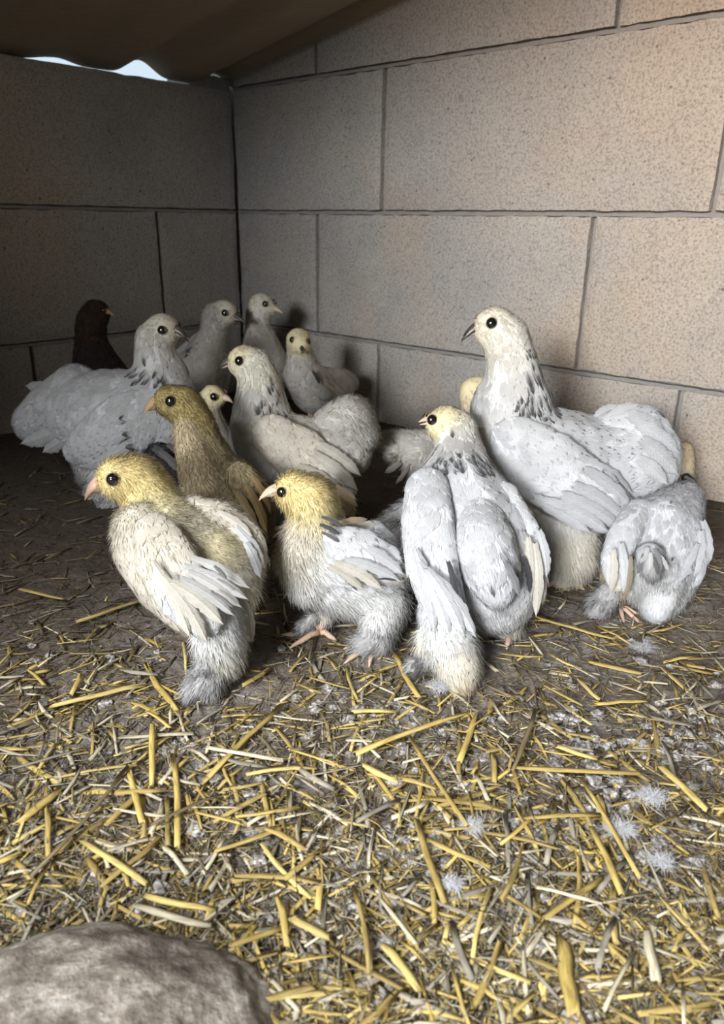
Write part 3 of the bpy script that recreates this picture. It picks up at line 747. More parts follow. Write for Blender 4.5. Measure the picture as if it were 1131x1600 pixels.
def beak(parent, base, tip, up, size, kind, gape=0.0):
    """upper mandible with hooked tip, lower mandible, real mouth line"""
    base = np.array(base); tip = np.array(tip); L = np.linalg.norm(tip - base); d = (tip - base) / L
    up = nrmz(up - (up @ d) * d); sd = np.cross(d, up)
    for nm, sgn in (('upper_mandible', 1), ('lower_mandible', -1)):
        V, U, Q = [], [], []; n = 9; rings = 7
        for i in range(rings):
            t = i / (rings - 1); Lk = L * (1.0 if sgn > 0 else .86)
            wv = size * (1 - t) ** .7 * .95 + size * .05; hv = size * (1.15 if sgn > 0 else .62) * (1 - t ** 2.1) + size * .04
            drop = -up * (size * .55 * t ** 3 if sgn > 0 else -size * .0 * t) - (up * gape * t * size if sgn < 0 else 0)
            start = -.5 * L
            cpt = base + d * (start * (1 - t) + Lk * t) + drop
            for k in range(n):
                a = math.pi * k / (n - 1)
                V.append(cpt + sd * math.cos(a) * wv + up * sgn * math.sin(a) * hv - up * (size * .02 * sgn)); U.append((0, t))
        for i in range(rings - 1):
            for k in range(n): q = [i * n + k, i * n + (k + 1) % n, (i + 1) * n + (k + 1) % n, (i + 1) * n + k]; Q.append(q if sgn < 0 else q[::-1])
        kk = kind if sgn > 0 else ('pale' if kind == 'dark' else kind)
        part(nm, V, parent, M_beak[kk], quads=Q, fuv=np.array(U))
def ball(c, r, ax=None, f=1.0, sub=ICV):
    V = sub * r
    if ax is not None: V = V - np.outer(V @ ax, ax) * (1 - f)
    return V + c
ico3 = bmesh.new(); bmesh.ops.create_icosphere(ico3, subdivisions=3, radius=1.0)
IC3V = np.array([v.co[:] for v in ico3.verts]); IC3T = np.array([[v.index for v in f.verts] for f in ico3.faces]); ico3.free()

def bird(name, label, cat, root_uv, chains, voxel=.0025, spots=(), lod=1.0, eye=None, head=None, bk=None, bkind='pale', bsize=1.0,
         eyer=.0036, wings=(), quills=(), legs=(), puffs=(), lid=None, gape=0, tails=(), smooth=8, group=None, bup=None, hsp=()):
    base = onfloor(*root_uv)
    HSP[:] = list(hsp)
    root = empty(name, base, label, cat, group)
    body, V, N, T = grow(root, 'body', chains, voxel, spots, lod, smooth=smooth)
    bvh = BVHTree.FromPolygons(V.tolist(), T.tolist())
    if bk:
        (u0, v0, d0), (u1, v1, d1) = bk; b0 = at(u0, v0, d0); b1 = at(u1, v1, d1)
        holder = empty('beak', base, None, None); holder.parent = root; holder.location = (0, 0, 0); OFF[holder.name] = base
        up = UP if bup is None else np.array(bup)
        beak(holder, b0, b1, up, .0056 * bsize, bkind, gape)
    if eye:
        hc = at(*head); d = nrmz(b1 - b0); sdv = nrmz(np.cross(d, UP))
        eyes = []
        for (u, v) in eye:
            r = nrmz(at(u, v, 1.0)); hit = bvh.ray_cast(Vector((0, 0, 0)), Vector(r))
            if hit[0] is None: continue
            eyes.append((np.array(hit[0]), np.array(hit[1])))
        if len(eyes) == 1:
            p, n_ = eyes[0]; p2 = p - 2 * ((p - hc) @ sdv) * sdv; q = bvh.find_nearest(Vector(p2)); eyes.append((np.array(q[0]), np.array(q[1])))
        for p, n_ in eyes:
            n_ = nrmz(n_ * .5 + np.sign((p - hc) @ sdv) * sdv * .8)
            e = part('eye', ball(p + n_ * eyer * .25, eyer, n_, .75, IC3V), root, M_eye, tris=IC3T)
            k = 20; m2 = 6; Vr, Qr = [], []; a = nrmz(np.cross(n_, UP)); b_ = np.cross(n_, a)
            for i in range(k):
                an = 2 * math.pi * i / k; rd = a * math.cos(an) + b_ * math.sin(an)
                for j in range(m2):
                    bn = 2 * math.pi * j / m2; Vr.append(p + n_ * (eyer * .12 + eyer * .12 * math.sin(bn)) + rd * (eyer * .98 + eyer * .12 * math.cos(bn)))
            for i in range(k):
                for j in range(m2): Qr.append((i * m2 + j, ((i + 1) % k) * m2 + j, ((i + 1) % k) * m2 + (j + 1) % m2, i * m2 + (j + 1) % m2))
            part('eyelid', Vr, e, lid or M_lid, quads=Qr)
    for wg in wings:
        ch, flat, qs = wg[:3]; sp = wg[3] if len(wg) > 3 else spots
        wo = grow(root, 'wing', [ch], voxel, sp, lod, flat=(flat[0], flat[1] * .9), smooth=7, sink=.008)[0]
        for q in qs: quill(wo, at(*q[0]), at(*q[1]), q[2] * q[0][2] / FPX, q[3], *(q[4:] if len(q) > 4 else ()))
    for ch, qs in tails:
        to = grow(root, 'tail', [ch], voxel, spots, lod, smooth=5)[0]
        for q in qs: quill(to, at(*q[0]), at(*q[1]), q[2] * q[0][2] / FPX, q[3], *(q[4:] if len(q) > 4 else ()))
    for (hk, ft, hd, *sz) in legs:
        leg(root, at(*hk), onfloor(*ft), hd, *(sz or ()))
    for pf in puffs:
        grow(root, 'foot_feathers', [pf], voxel * .8, (), lod, smooth=4)
    return root
WQ = (.69, .695, .71); CQ = (.73, .69, .61); GQ = (.10, .10, .11); BQ = (.40, .28, .13)

# --- the largest pullet, right
bird('pullet', 'largest white pullet with black streaked neck, standing tall in profile against the right wall', 'hen', (880, 915),
 [[(760,517,.70,20,'wface'),(772,512,.70,34,'wface'),(789,528,.70,38,'whead'),(799,560,.705,38,'whead'),(802,592,.71,45,'hack'),(803,630,.715,55,'hack'),(808,668,.72,66,'whites'),
   (815,712,.73,84,'white'),(860,728,.74,94,'white'),(915,738,.745,92,'white'),(962,728,.745,84,'white'),(1000,715,.74,58,'greyw')],
  [(800,640,.72,66,'whites'),(790,700,.72,62,'cream'),(820,750,.72,60,'cream'),(880,800,.72,52,'fluffc')],
  [(870,810,.72,62,'fluff'),(882,850,.715,55,'fluffc'),(892,872,.71,42,'fluffc')],
  [(940,800,.76,45,'fluffc'),(950,850,.77,28,'fluffc')]],
 spots=[(1010,690,.685,5,(.15,.15,.16)),(1040,700,.69,6,(.12,.12,.13)),(985,732,.69,6,(.12,.12,.12)),(1030,730,.69,5,(.2,.2,.2))],
 hsp=[(832,562,.69,24),(845,600,.69,30),(838,635,.68,34),(812,600,.67,22),(812,638,.665,30),(858,622,.70,26)],
 eye=[(768,505)], head=(772,512,.70), bk=((741,517,.70),(718,529,.70)), bkind='dark', bsize=1.15, eyer=.0050,
 wings=[([(805,690,.675,44,'white'),(850,730,.668,62,'white'),(905,770,.675,60,'white'),(955,798,.69,38,'white'),(985,812,.70,18,'cream')], ('view', .30),
   [((900,760,.655),(985,815,.68),26,WQ),((880,775,.655),(975,822,.675),26,WQ),((860,785,.655),(955,828,.67),26,WQ),((835,780,.655),(925,828,.67),28,WQ),((915,735,.655),(990,790,.68),24,WQ),((905,715,.66),(990,765,.69),20,WQ)])],
 tails=[([(955,680,.73,42,'white'),(1000,675,.725,45,'white'),(1030,705,.72,34,'greyw'),(1035,735,.72,26,'greyw')],
   [((930,655,.72),(968,628,.72),20,WQ),((955,650,.71),(1000,628,.71),20,WQ),((985,650,.69),(1045,680,.70),30,WQ),((1000,665,.685),(1064,705,.70),30,WQ),((1005,690,.68),(1062,740,.69),30,(.62,.62,.63)),((1000,720,.68),(1045,755,.69),26,(.70,.70,.70))])],
 legs=[((880,880,.715),(885,915),(-1,.3),1.2),((945,860,.77),(950,880),(-1,.3),1.2)],
 puffs=[[(880,885,.712,34,'fluffc'),(878,900,.71,24,'fluffc')]])

# --- white pullet seen from behind
bird('pullet', 'white pullet seen from behind with black flecked collar, its yellowish head turned left', 'hen', (720, 1060),
 [[(684,661,.652,20,'face'),(697,664,.658,32,'face'),(714,672,.66,33,'whead'),(716,702,.655,38,'hack'),(716,738,.645,52,'hack'),(716,778,.635,76,'whites'),
   (735,830,.63,96,'white'),(748,872,.62,96,'white'),(765,912,.605,80,'greyw'),(778,940,.595,50,'fluff')],
  [(765,900,.60,70,'greyw'),(760,950,.60,38,'fluff')],
  [(690,960,.57,40,'whites'),(702,1005,.556,42,'fluff'),(716,1040,.55,34,'fluffc'),(726,1062,.548,20,'tan')],
  [(780,940,.62,34,'fluffc'),(792,975,.615,26,'fluffc')]],
 spots=[(766,893,.54,9,(.05,.05,.06)),(788,865,.545,16,(.30,.30,.32)),(810,885,.55,9,(.10,.10,.11))],
 hsp=[(688,712,.61,24),(715,715,.60,30),(745,712,.61,30),(765,730,.62,26),(725,740,.60,22),(690,735,.60,16)],
 eye=[(675,656)], head=(695,662,.66), bk=((668,657,.65),(654,656,.646)), bkind='pale', bsize=.7, eyer=.0044, gape=1.1,
 wings=[([(668,762,.59,36,'whites'),(668,820,.57,44,'white'),(674,880,.56,44,'white'),(690,935,.55,38,'white'),(712,985,.545,22,'white')], ('view', .35),
   [((680,900,.545),(745,992,.54),22,WQ),((668,890,.545),(728,994,.538),24,WQ),((655,880,.55),(705,996,.538),24,WQ),((650,860,.555),(680,985,.54),24,WQ),((700,878,.545),(712,945,.545),12,GQ),((712,905,.545),(725,950,.545),8,GQ)], ()),
  ([(785,775,.60,26,'white'),(815,830,.59,28,'white'),(835,880,.585,24,'white'),(838,930,.58,16,'cream')], ('view', .5),
   [((825,840,.575),(822,955,.575),18,CQ),((835,850,.575),(838,960,.575),18,CQ),((842,830,.58),(855,900,.58),18,WQ),((818,870,.57),(828,925,.57),10,GQ)], ())],
 tails=[([(748,815,.60,44,'white'),(756,850,.58,50,'white'),(768,892,.565,46,'greyw'),(776,925,.56,28,'greyw')],
   [((790,880,.535),(812,930,.545),14,(.30,.30,.31))])],
 legs=[((716,1040,.55),(716,1072),(0,1),1.1),((792,965,.62),(795,1000),(0,1),1.1)],
 puffs=[[(668,985,.560,13,'fluff'),(662,1008,.558,13,'fluffc'),(668,1032,.555,14,'grey'),(645,1040,.55,12,'grey')],[(716,1040,.547,34,'cream'),(722,1066,.545,22,'tan'),(726,1078,.545,12,'tan')]])

# --- middle chick
bird('chick', 'small yellow headed chick with white body standing in profile in the centre front, facing left', 'chick', (555, 1012),
 [[(449,771,.60,19,'yhead'),(462,768,.60,33,'yhead'),(486,783,.60,40,'yhead'),(494,815,.605,42,'yneck'),(490,850,.61,50,'creamd'),(498,880,.61,56,'fluff'),(535,885,.61,58,'whites'),(575,880,.61,56,'whites'),(602,890,.61,40,'fluff')],
  [(480,840,.605,42,'creamd'),(472,876,.60,42,'creamd'),(490,905,.605,44,'fluff')],
  [(525,915,.61,45,'fluff'),(570,930,.61,42,'fluff'),(600,945,.61,38,'fluff'),(600,965,.60,28,'fluff')],
  [(515,935,.62,28,'fluff'),(508,962,.615,14,'fluffc')]],
 spots=[(512,830,.575,12,(.07,.07,.07)),(525,812,.575,10,(.10,.10,.10))],
 eye=[(441,769)], head=(462,768,.60), bk=((424,770,.60),(402,777,.60)), bkind='pale', bsize=1.0, eyer=.0042,
 wings=[([(525,845,.575,26,'whites'),(560,862,.568,40,'white'),(595,880,.57,36,'white'),(620,898,.575,18,'cream')], ('view', .35),
   [((540,875,.56),(628,905,.568),18,WQ),((525,880,.56),(600,918,.565),20,CQ),((515,885,.56),(570,920,.565),16,CQ),((575,858,.56),(632,895,.57),20,WQ),((503,808,.572),(536,822,.572),8,(.14,.14,.14)),((500,820,.569),(532,834,.569),8,(.10,.10,.11)),((503,832,.569),(530,846,.57),7,(.2,.2,.2)),((515,888,.565),(560,922,.566),5,GQ),((590,905,.563),(620,906,.566),4,GQ)], [(531,862,.56,7,(.22,.20,.18))])],
 tails=[([(585,835,.61,24,'greyw'),(600,850,.61,22,'white')], [((520,822,.59),(575,808,.59),12,(.35,.28,.18)),((540,822,.60),(590,818,.60),14,CQ)])],
 legs=[((510,955,.615),(500,996),(-1,.0),1.0),((590,985,.60),(585,1012),(-.6,-.6),.95)],
 puffs=[[(488,968,.612,13,'grey'),(472,980,.61,11,'grey')],[(592,975,.595,28,'fluff'),(590,1000,.59,26,'grey'),(560,1008,.59,15,'grey')]])

# --- front left chick
bird('chick', 'cream chick with fluffy yellow head standing front left, seen from behind and facing left', 'chick', (320, 1080),
 [[(177,757,.575,21,'face'),(188,748,.575,36,'yhead'),(214,752,.58,42,'yhead'),(232,775,.58,42,'yhead'),(244,800,.58,46,'yneck'),(262,832,.575,62,'yneck'),(295,862,.57,72,'creamd'),(335,880,.565,66,'yneck'),(362,890,.56,48,'creamd')],
  [(225,830,.56,48,'creamd'),(232,860,.555,54,'cream'),(265,905,.55,56,'cream'),(305,945,.545,50,'cream'),(335,960,.54,36,'fluff')],
  [(340,960,.538,36,'fluff'),(340,1000,.534,40,'fluff'),(352,1025,.534,28,'fluffc')],
  [(372,930,.565,26,'fluff'),(380,965,.565,16,'cream')]],
 spots=[(352,888,.50,10,(.08,.08,.08)),(365,915,.505,12,(.35,.34,.34))],
 eye=[(177,749)], head=(192,750,.578), bk=((150,762,.572),(128,776,.570)), bkind='pink', bsize=1.15, eyer=.0050,
 wings=[([(243,832,.515,36,'cream'),(262,880,.505,50,'cream'),(290,930,.50,46,'whites'),(318,970,.50,30,'white')], ('view', .35),
   [((300,872,.492),(391,915,.502),18,(.70,.69,.67)),((290,885,.49),(388,932,.50),19,(.68,.675,.66)),((295,895,.488),(378,945,.50),18,(.72,.70,.67)),((285,905,.487),(366,958,.50),19,(.66,.655,.64)),((270,910,.488),(350,972,.495),26,CQ),((255,900,.49),(325,1000,.497),24,CQ),((240,880,.495),(298,992,.50),22,CQ),((335,885,.486),(355,905,.488),8,(.22,.22,.22)),((330,925,.485),(365,948,.492),7,(.3,.3,.3)),((340,905,.485),(368,922,.488),6,(.4,.4,.4))], [(320,905,.49,14,(.55,.52,.5))]),
  ([(300,798,.565,26,'cream'),(345,815,.555,32,'creamd'),(385,845,.55,30,'cream'),(403,875,.55,18,'cream')], ('view', .6),
   [((370,825,.545),(414,885,.545),20,WQ),((385,850,.54),(408,902,.542),18,WQ),((340,800,.55),(395,835,.545),16,CQ)], ())],
 tails=[([(375,900,.55,26,'creamd'),(385,920,.55,20,'fluffc')], [((375,920,.545),(395,1000,.55),16,CQ),((370,930,.545),(384,1005,.55),14,CQ)])],
 legs=[((335,1030,.534),(325,1075),(-1,-.3),.7),((378,970,.565),(375,1000),(-1,0),1.0)],
 puffs=[[(325,1045,.534,20,'grey'),(318,1065,.532,26,'grey'),(300,1080,.53,16,'grey')],[(335,1062,.532,18,'grey'),(330,1082,.53,14,'grey')]])

# --- cream pullet in the middle, behind
bird('pullet', 'cream pullet with round fluffy tail in the middle of the flock, facing left', 'hen', (470, 850),
 [[(371,570,.81,17,'wface'),(382,566,.81,28,'face'),(398,574,.81,31,'whead'),(405,602,.812,34,'hacky'),(408,635,.815,42,'hack'),(412,665,.82,50,'dim'),(425,700,.82,60,'dim'),(465,712,.825,66,'cream'),(505,715,.82,60,'dim'),(535,705,.82,48,'dim')],
  [(405,640,.81,42,'dim'),(400,680,.81,44,'dim'),(430,730,.815,50,'dim')],
  [(490,745,.82,50,'dimf'),(495,790,.82,38,'dimf')],[(450,745,.83,40,'dimf'),(450,795,.83,25,'dimf')]],
 hsp=[(425,605,.80,18),(415,630,.78,20),(435,640,.79,20),(400,655,.775,14)],
 eye=[(374,564)], head=(384,567,.81), bk=((352,570,.81),(336,577,.81)), bkind='dark', bsize=1.05, eyer=.0048,
 wings=[([(425,680,.775,36,'cream'),(470,712,.768,46,'cream'),(515,742,.775,34,'cream'),(545,768,.785,14,'dim')], ('view', .3),
   [((470,730,.76),(555,785,.78),22,CQ),((455,745,.76),(535,788,.78),22,CQ),((490,710,.76),(560,762,.78),22,CQ),((500,695,.765),(565,740,.785),20,CQ)], ())],
 tails=[([(520,665,.81,34,'dim'),(545,656,.81,40,'dimf'),(562,680,.81,30,'dimf')],
   [((520,650,.79),(560,618,.795),26,CQ),((540,640,.785),(585,650,.80),28,CQ),((545,660,.785),(586,692,.80),26,CQ),((530,690,.785),(572,718,.80),22,CQ)])],
 legs=[((490,810,.82),(495,845),(-1,0),1.1),((450,805,.83),(455,835),(-1,0),1.1)], lod=.7, voxel=.003)

# --- buff chick
bird('chick', 'buff brown streaked chick with long upright neck, behind the front left chick and facing left', 'chick', (365, 880),
 [[(260,634,.70,18,'buffh'),(267,627,.70,27,'buffh'),(287,634,.70,32,'buffh'),(304,660,.70,31,'buffh'),(318,700,.705,34,'buffb'),(335,742,.71,44,'buffb'),(365,775,.715,54,'buffb'),(385,800,.715,46,'buffb'),(395,825,.715,34,'buffb')],
  [(292,672,.69,22,'bufff'),(305,720,.69,28,'bufff'),(322,765,.695,38,'bufff'),(350,810,.71,42,'buffb')]],
 eye=[(267,627)], head=(275,628,.70), bk=((240,634,.70),(221,644,.70)), bkind='buff', bsize=1.25, eyer=.0050,
 wings=[([(375,745,.675,26,'buffb'),(398,775,.68,28,'buffb'),(408,805,.69,18,'buffb')], ('view', .4),
   [((385,760,.665),(418,830,.69),16,BQ),((370,770,.665),(405,840,.69),16,(.55,.42,.24)),((395,745,.67),(424,800,.69),14,BQ)], ())],
 legs=[((375,840,.715),(378,885),(-1,0),1.0),((355,840,.72),(352,880),(-1,0),1.0)], lod=.8)

# --- large white pullet left
bird('pullet', 'large white pullet with black necklace and spread tail at the far left', 'hen', (190, 800),
 [[(265,523,.91,16,'wface'),(254,517,.91,28,'wface'),(240,530,.91,29,'whead'),(243,560,.912,33,'hack'),(252,590,.92,44,'hack'),(250,625,.92,58,'whites'),(215,648,.93,72,'white'),(170,650,.94,74,'white'),(130,645,.95,62,'white'),(95,640,.955,48,'white')],
  [(262,610,.915,42,'whites'),(250,665,.92,50,'white'),(200,695,.93,48,'fluff')],
  [(195,700,.93,45,'fluff'),(172,745,.93,34,'fluff'),(160,772,.93,22,'grey')],[(150,700,.95,40,'fluff'),(145,740,.95,25,'grey')]],
 hsp=[(215,580,.885,20),(238,588,.88,20),(258,592,.885,12)],
 eye=[(253,516)], head=(252,518,.91), bk=((281,521,.905),(297,531,.903)), bkind='dark', bsize=1.2, eyer=.0052,
 wings=[([(235,640,.875,38,'white'),(195,665,.870,52,'white'),(150,690,.885,40,'white'),(120,705,.90,22,'white')], ('view', .3),
   [((190,680,.86),(105,705,.90),26,WQ),((195,700,.86),(120,725,.90),26,WQ),((185,655,.86),(92,685,.90),26,WQ)], ())],
 tails=[([(120,610,.945,42,'white'),(85,640,.95,44,'white'),(55,660,.955,34,'greyw')],
   [((150,605,.92),(125,567,.93),26,WQ),((120,610,.92),(78,588,.94),28,WQ),((110,620,.92),(45,615,.94),30,WQ),((100,640,.92),(20,635,.94),32,WQ),((95,655,.92),(15,660,.94),32,WQ),((95,670,.92),(30,690,.94),30,(.66,.66,.66)),((105,680,.92),(65,705,.94),26,(.66,.66,.66)),((80,605,.93),(38,600,.94),24,WQ)])],
 legs=[((165,760,.93),(185,790),(-1,.6),.7),((148,745,.95),(160,780),(-1,.6),.7)],
 puffs=[[(162,775,.90,18,'grey'),(180,784,.895,17,'grey'),(165,792,.89,12,'grey')],[(145,770,.93,18,'grey'),(150,782,.92,14,'grey')]], lod=.65, voxel=.003)

# --- the right one seen from behind
bird('pullet', 'grey white pullet seen from behind at the right edge, bending forward with ruffled rump', 'hen', (1000, 965),
 [[(1068,782,.73,32,'greyw'),(1052,806,.705,46,'greyw'),(1030,837,.685,65,'greyw'),(1024,868,.68,74,'greyw'),(1018,895,.665,60,'grey'),(1015,915,.66,40,'fluff')],
  [(1045,895,.67,48,'greyw'),(1035,930,.66,34,'fluff'),(1022,948,.655,22,'fluff')],
  [(970,870,.67,30,'greyw'),(960,905,.66,22,'tan'),(962,930,.655,16,'tan')]],
 spots=[(1005,868,.60,12,(.12,.12,.13)),(1025,860,.60,8,(.2,.2,.2)),(1068,860,.615,9,(.12,.12,.13)),(1058,882,.61,7,(.15,.15,.15)),(988,842,.615,9,(.25,.25,.26))],
 wings=[([(1000,800,.665,24,'whites'),(972,840,.64,25,'white'),(958,880,.63,20,'white'),(962,915,.625,12,'cream')], ('view', .5),
   [((970,850,.625),(975,925,.62),16,WQ),((958,860,.62),(955,925,.62),14,CQ),((985,870,.62),(978,930,.62),10,(.4,.34,.25))], ()),
  ([(1075,820,.67,24,'white'),(1088,860,.655,22,'white'),(1080,900,.645,18,'white'),(1055,925,.64,12,'cream')], ('view', .5),
   [((1090,850,.64),(1035,930,.63),16,WQ),((1095,830,.65),(1085,900,.64),18,WQ),((1080,890,.635),(1030,905,.63),18,WQ),((1098,815,.66),(1108,880,.655),18,WQ)], ())],
 tails=[([(1015,868,.632,22,'greyw'),(1018,890,.627,16,'grey')],
   [((1022,858,.607),(1035,884,.607),9,(.3,.3,.31)),((1012,856,.607),(1000,880,.607),9,(.62,.62,.62)),((1016,864,.605),(1014,893,.607),9,(.7,.69,.66)),((1004,866,.607),(996,896,.61),7,(.25,.25,.26)),((1028,866,.607),(1046,892,.61),8,(.66,.65,.63)),((1020,872,.605),(1028,898,.607),7,(.2,.2,.21))])],
 legs=[((965,925,.66),(966,955),(.5,-.8),.75),((1040,940,.66),(1035,955),(.2,.6),.75)],
 puffs=[[(955,925,.655,20,'grey'),(938,945,.65,20,'grey'),(930,955,.65,12,'grey')],[(1030,925,.65,30,'fluff'),(1025,950,.645,24,'greyw')]])

# --- birds at the back
bird('chick', 'dark brown chick in the shade of the left wall, behind the large white pullet', 'chick', (150, 690),
 [[(156,491,1.05,13,'dkbr'),(150,489,1.05,22,'dkbr'),(142,505,1.05,24,'dkbr'),(142,535,1.055,25,'dkbr'),(150,570,1.06,36,'dark'),(165,605,1.07,46,'dark'),(170,640,1.07,40,'dark')]],
 eye=[(161,485)], head=(152,489,1.05), bk=((167,488,1.045),(178,490,1.04)), bkind='buff', bsize=.95, eyer=.0034, lid=M_lid_dark, lod=.5, voxel=.0035,
 legs=[((170,665,1.07),(170,700),(1,0),1.0),((150,665,1.08),(152,697),(1,0),1.0)])
bird('pullet', 'whitish pullet with dark streaked nape, left one of the two in the back corner', 'hen', (330, 665),
 [[(358,495,1.13,13,'wface'),(350,490,1.13,22,'wface'),(338,496,1.13,24,'dimf'),(333,525,1.135,21,'dim'),(325,550,1.14,30,'dim'),(318,582,1.145,44,'dim'),(310,610,1.15,46,'dim')],
  [(320,535,1.15,20,'hack'),(302,550,1.16,20,'hack'),(290,575,1.17,30,'dim')]],
 spots=[(302,545,1.12,10,(.06,.06,.07))],
 eye=[(351,489)], head=(349,491,1.13), bk=((371,497,1.125),(384,503,1.12)), bkind='dark', bsize=1.1, eyer=.0048, lod=.5, voxel=.0035,
 legs=[((315,640,1.15),(316,672),(1,-.4),1.0),((300,640,1.16),(302,668),(1,-.4),1.0)])
bird('pullet', 'slim whitish pullet in the back corner, highest head of the rear group', 'hen', (410, 660),
 [[(420,483,1.2,13,'wface'),(408,478,1.2,21,'wface'),(403,492,1.2,20,'whead'),(403,515,1.2,20,'dim'),(407,540,1.205,30,'dim'),(412,572,1.21,40,'dim'),(405,605,1.215,40,'dim')]],
 eye=[(414,475)], head=(408,479,1.2), bk=((430,484,1.195),(442,487,1.19)), bkind='pale', bsize=1.0, eyer=.0046, lod=.5, voxel=.0035,
 legs=[((412,630,1.21),(413,656),(1,-.4),1.0),((398,630,1.22),(398,654),(1,-.4),1.0)])
bird('chick', 'cream chick at the back facing the camera, its dark beak straight ahead', 'chick', (490, 680),
 [[(468,538,1.06,17,'face'),(466,532,1.07,20,'face'),(468,556,1.08,20,'dimf'),(472,585,1.09,30,'dim'),(492,610,1.11,38,'dim'),(518,606,1.14,32,'dim'),(535,600,1.17,22,'dimf')]],
 spots=[(490,578,1.05,8,(.07,.07,.07)),(497,600,1.06,5,(.08,.07,.07))],
 eye=[(457,531),(481,533)], head=(467,534,1.07), bk=((471,543,1.052),(473,550,1.037)), bkind='dark', bsize=.8, eyer=.0044, lod=.5, voxel=.003,
 wings=[([(490,590,1.06,14,'dim'),(505,608,1.07,18,'dim'),(525,615,1.09,14,'dim')], ('view', .4), [((505,600,1.055),(535,625,1.09),12,CQ),((488,580,1.05),(500,600,1.055),6,GQ)], ())],
 tails=[([(535,595,1.16,18,'dimf'),(548,598,1.17,12,'dimf')], [((530,590,1.15),(552,582,1.16),10,(.45,.42,.38)),((535,600,1.15),(556,600,1.16),10,(.45,.42,.38))])],
 legs=[((485,645,1.11),(486,675),(0,-1),1.0),((505,645,1.12),(506,672),(0,-1),1.0)])
bird('chick', 'small yellowish chick face peeping right between the buff chick and the cream pullet', 'chick', (330, 780),
 [[(342,622,.88,13,'face'),(332,619,.88,19,'face'),(322,632,.885,19,'bufff'),(325,660,.89,24,'dimf'),(332,700,.9,36,'dimf'),(330,730,.9,34,'dimf')]],
 eye=[(334,620)], head=(333,620,.88), bk=((355,624,.877),(364,627,.875)), bkind='pale', bsize=.8, eyer=.0045, lod=.6, voxel=.003,
 legs=[((330,750,.9),(332,792),(1,0),1.0),((320,750,.91),(320,788),(1,0),1.0)])
bird('chick', 'dusky fluffy chick half hidden behind the head of the white pullet seen from behind', 'chick', (650, 790),
 [[(688,672,.88,18,'dimf'),(674,690,.88,20,'dimf'),(650,706,.88,34,'dimf'),(622,700,.885,30,'dimf'),(604,692,.89,18,'dimf')],
  [(655,720,.88,32,'dimf'),(665,745,.88,24,'dimf')]],
 spots=[(615,715,.86,10,(.2,.17,.14))], lod=.6, voxel=.003,
 tails=[([(612,705,.87,18,'dimf'),(600,700,.87,14,'dimf')], [((620,700,.86),(590,690,.865),12,(.42,.38,.33)),((620,712,.86),(588,712,.865),12,(.42,.38,.33)),((625,722,.86),(600,738,.865),12,(.42,.38,.33)),((640,725,.86),(618,755,.865),8,(.42,.38,.33))])],
 legs=[((660,755,.88),(662,795),(1,0),1.0),((672,755,.89),(674,790),(1,0),1.0)])
bird('chick', 'pale yellow chick showing only its crown by the largest pullets neck', 'chick', (750, 810),
 [[(748,602,.86,16,'face'),(740,612,.86,24,'face'),(742,635,.86,24,'bufff'),(750,670,.86,34,'dimf'),(760,710,.87,42,'dimf'),(765,750,.87,36,'dimf')]],
 eye=[(757,606)], head=(744,610,.86), bk=((764,608,.86),(776,612,.86)), bsize=.8, eyer=.003, lod=.4, voxel=.003,
 legs=[((755,770,.87),(757,808),(1,0),1.0),((775,770,.88),(776,805),(1,0),1.0)])
bird('chick', 'grey fluffy chick rump showing between the middle chick and the pullet seen from behind', 'chick', (640, 920),
 [[(660,795,.70,28,'grey'),(640,815,.69,34,'grey'),(615,825,.685,28,'grey'),(598,830,.685,16,'grey')],[(645,840,.69,34,'grey'),(650,870,.69,24,'grey')]],
 lod=.8, voxel=.0025, legs=[((645,880,.69),(645,920),(1,0),1.0),((665,880,.70),(665,915),(1,0),1.0)])
bird('chick', 'buff tipped chick hidden behind the middle chick, only brownish wing feathers showing', 'chick', (505, 890),
 [[(490,755,.70,18,'bufff'),(500,770,.70,24,'bufff'),(515,790,.70,30,'buffb'),(530,800,.70,24,'buffb')],[(510,820,.70,28,'buffb'),(512,840,.70,20,'buffb')]],
 lod=.7, wings=[([(520,775,.67,14,'tan'),(535,785,.67,18,'tan'),(545,800,.675,12,'tan')], ('view', .4), [((520,765,.66),(560,790,.665),12,(.6,.48,.3)),((515,775,.66),(552,805,.665),12,(.45,.35,.2)),((525,760,.66),(558,780,.665),9,(.62,.52,.36))], ())],
 legs=[((510,850,.70),(510,905),(-1,0),1.0),((520,850,.71),(522,900),(-1,0),1.0)])
bird('chick', 'black and grey feathered chick crouching behind the head of the front left chick', 'chick', (275, 860),
 [[(250,712,.80,22,'dark'),(270,735,.79,32,'dark'),(285,770,.79,34,'dark'),(290,800,.79,30,'dark')]],
 lod=.8, voxel=.003, wings=[([(255,725,.765,16,'dark'),(275,745,.76,20,'dark'),(290,770,.765,14,'dark')], ('view', .4),
   [((240,700,.755),(262,715,.755),16,(.10,.10,.11)),((250,705,.75),(280,735,.755),14,(.16,.15,.15)),((262,695,.755),(285,712,.755),12,(.14,.12,.11))], ())],
 legs=[((285,815,.79),(285,855),(-1,0),1.0),((298,815,.80),(298,852),(-1,0),1.0)])
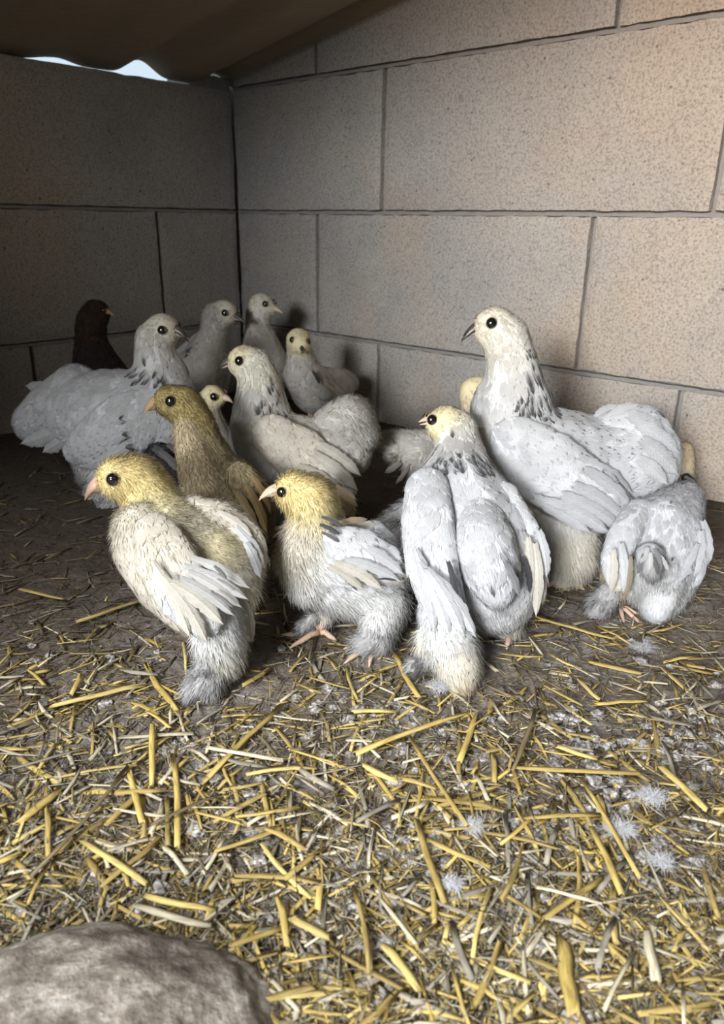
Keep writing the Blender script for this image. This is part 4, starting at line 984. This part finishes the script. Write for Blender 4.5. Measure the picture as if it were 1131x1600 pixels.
bird('chick', 'buff chick showing as a pale strip behind the tail of the largest pullet', 'chick', (1060, 850),
 [[(1070,702,.83,13,'bufff'),(1070,718,.83,16,'bufff'),(1066,740,.83,18,'bufff'),(1060,765,.83,28,'grey'),(1055,790,.83,30,'dark')]],
 spots=[(1078,755,.81,14,(.05,.05,.05))], lod=.7,
 tails=[([(1070,752,.82,14,'dark'),(1082,765,.815,10,'dark')], [((1070,745,.81),(1096,765,.81),8,(.4,.38,.35)),((1068,755,.81),(1094,782,.81),8,GQ),((1065,765,.81),(1085,790,.81),8,(.4,.38,.35))])],
 legs=[((1055,810,.83),(1055,845),(0,-1),1.0),((1070,810,.84),(1070,842),(0,-1),1.0)])

# ------------------------------------------------------------------ moulted down feathers on the litter
def loose_feather(u, v, size, label, seed):
    p = onfloor(u, v); p[2] = FLOOR + .007; r = np.random.default_rng(seed); n = 320
    a = r.uniform(0, 2 * math.pi, n); el = r.uniform(.0, .45, n) ** 1.2; L = size * r.uniform(.4, 1.1, n)
    d = np.stack([np.cos(a) * np.cos(el), np.sin(a) * np.cos(el) * .9, np.sin(el) * .6], 1); sd = nrmz(np.cross(d, UP)); p0 = p + r.normal(0, size * .3, (n, 3)) * np.array([1, .6, .12])
    wv = .00016; mid = p0 + d * (L * .5)[:, None]; mid = mid + r.normal(0, size * .12, (n, 3)); tip = mid + d * L[:, None] * .4 + r.normal(0, size * .25, (n, 3)); tip[:, 2] = np.maximum(tip[:, 2] - L * .3, p[2] - .001)
    V = np.stack([p0 - sd * wv, p0 + sd * wv, mid + sd * wv, mid - sd * wv, tip], 1).reshape(-1, 3); i = np.arange(n)[:, None] * 5
    o = part('down_feather', V, None, M_down, quads=i + np.array([[0, 1, 2, 3]]), tris=i + np.array([[3, 2, 4]]), col=np.tile([.8, .8, .82], (len(V), 1)), fuv=np.zeros((len(V), 2)))
    tag(o, label, 'feather', 'moulted white down on the litter')
for i, (u, v, s_, lab) in enumerate([
 (1000,1022,.011,'wisp of white down on the litter below the pullet at the right edge'),
 (1015,1258,.010,'matted white down tuft right of the longest level straw'),
 (967,1310,.010,'white down tuft caught where two long straws cross, lower right'),
 (1030,1360,.008,'small bright white down tuft in the lower right litter'),
 (703,1395,.007,'small grey white down feather at the foot of the stout long straw'),
 (737,1305,.008,'curled white down feather lying in mid litter'),
 (686,1085,.010,'white down wisp left of the tail of the white pullet seen from behind'),
 (615,1235,.004,'tiny white fluff speck in mid litter')]):
    loose_feather(u, v, s_, lab, i)
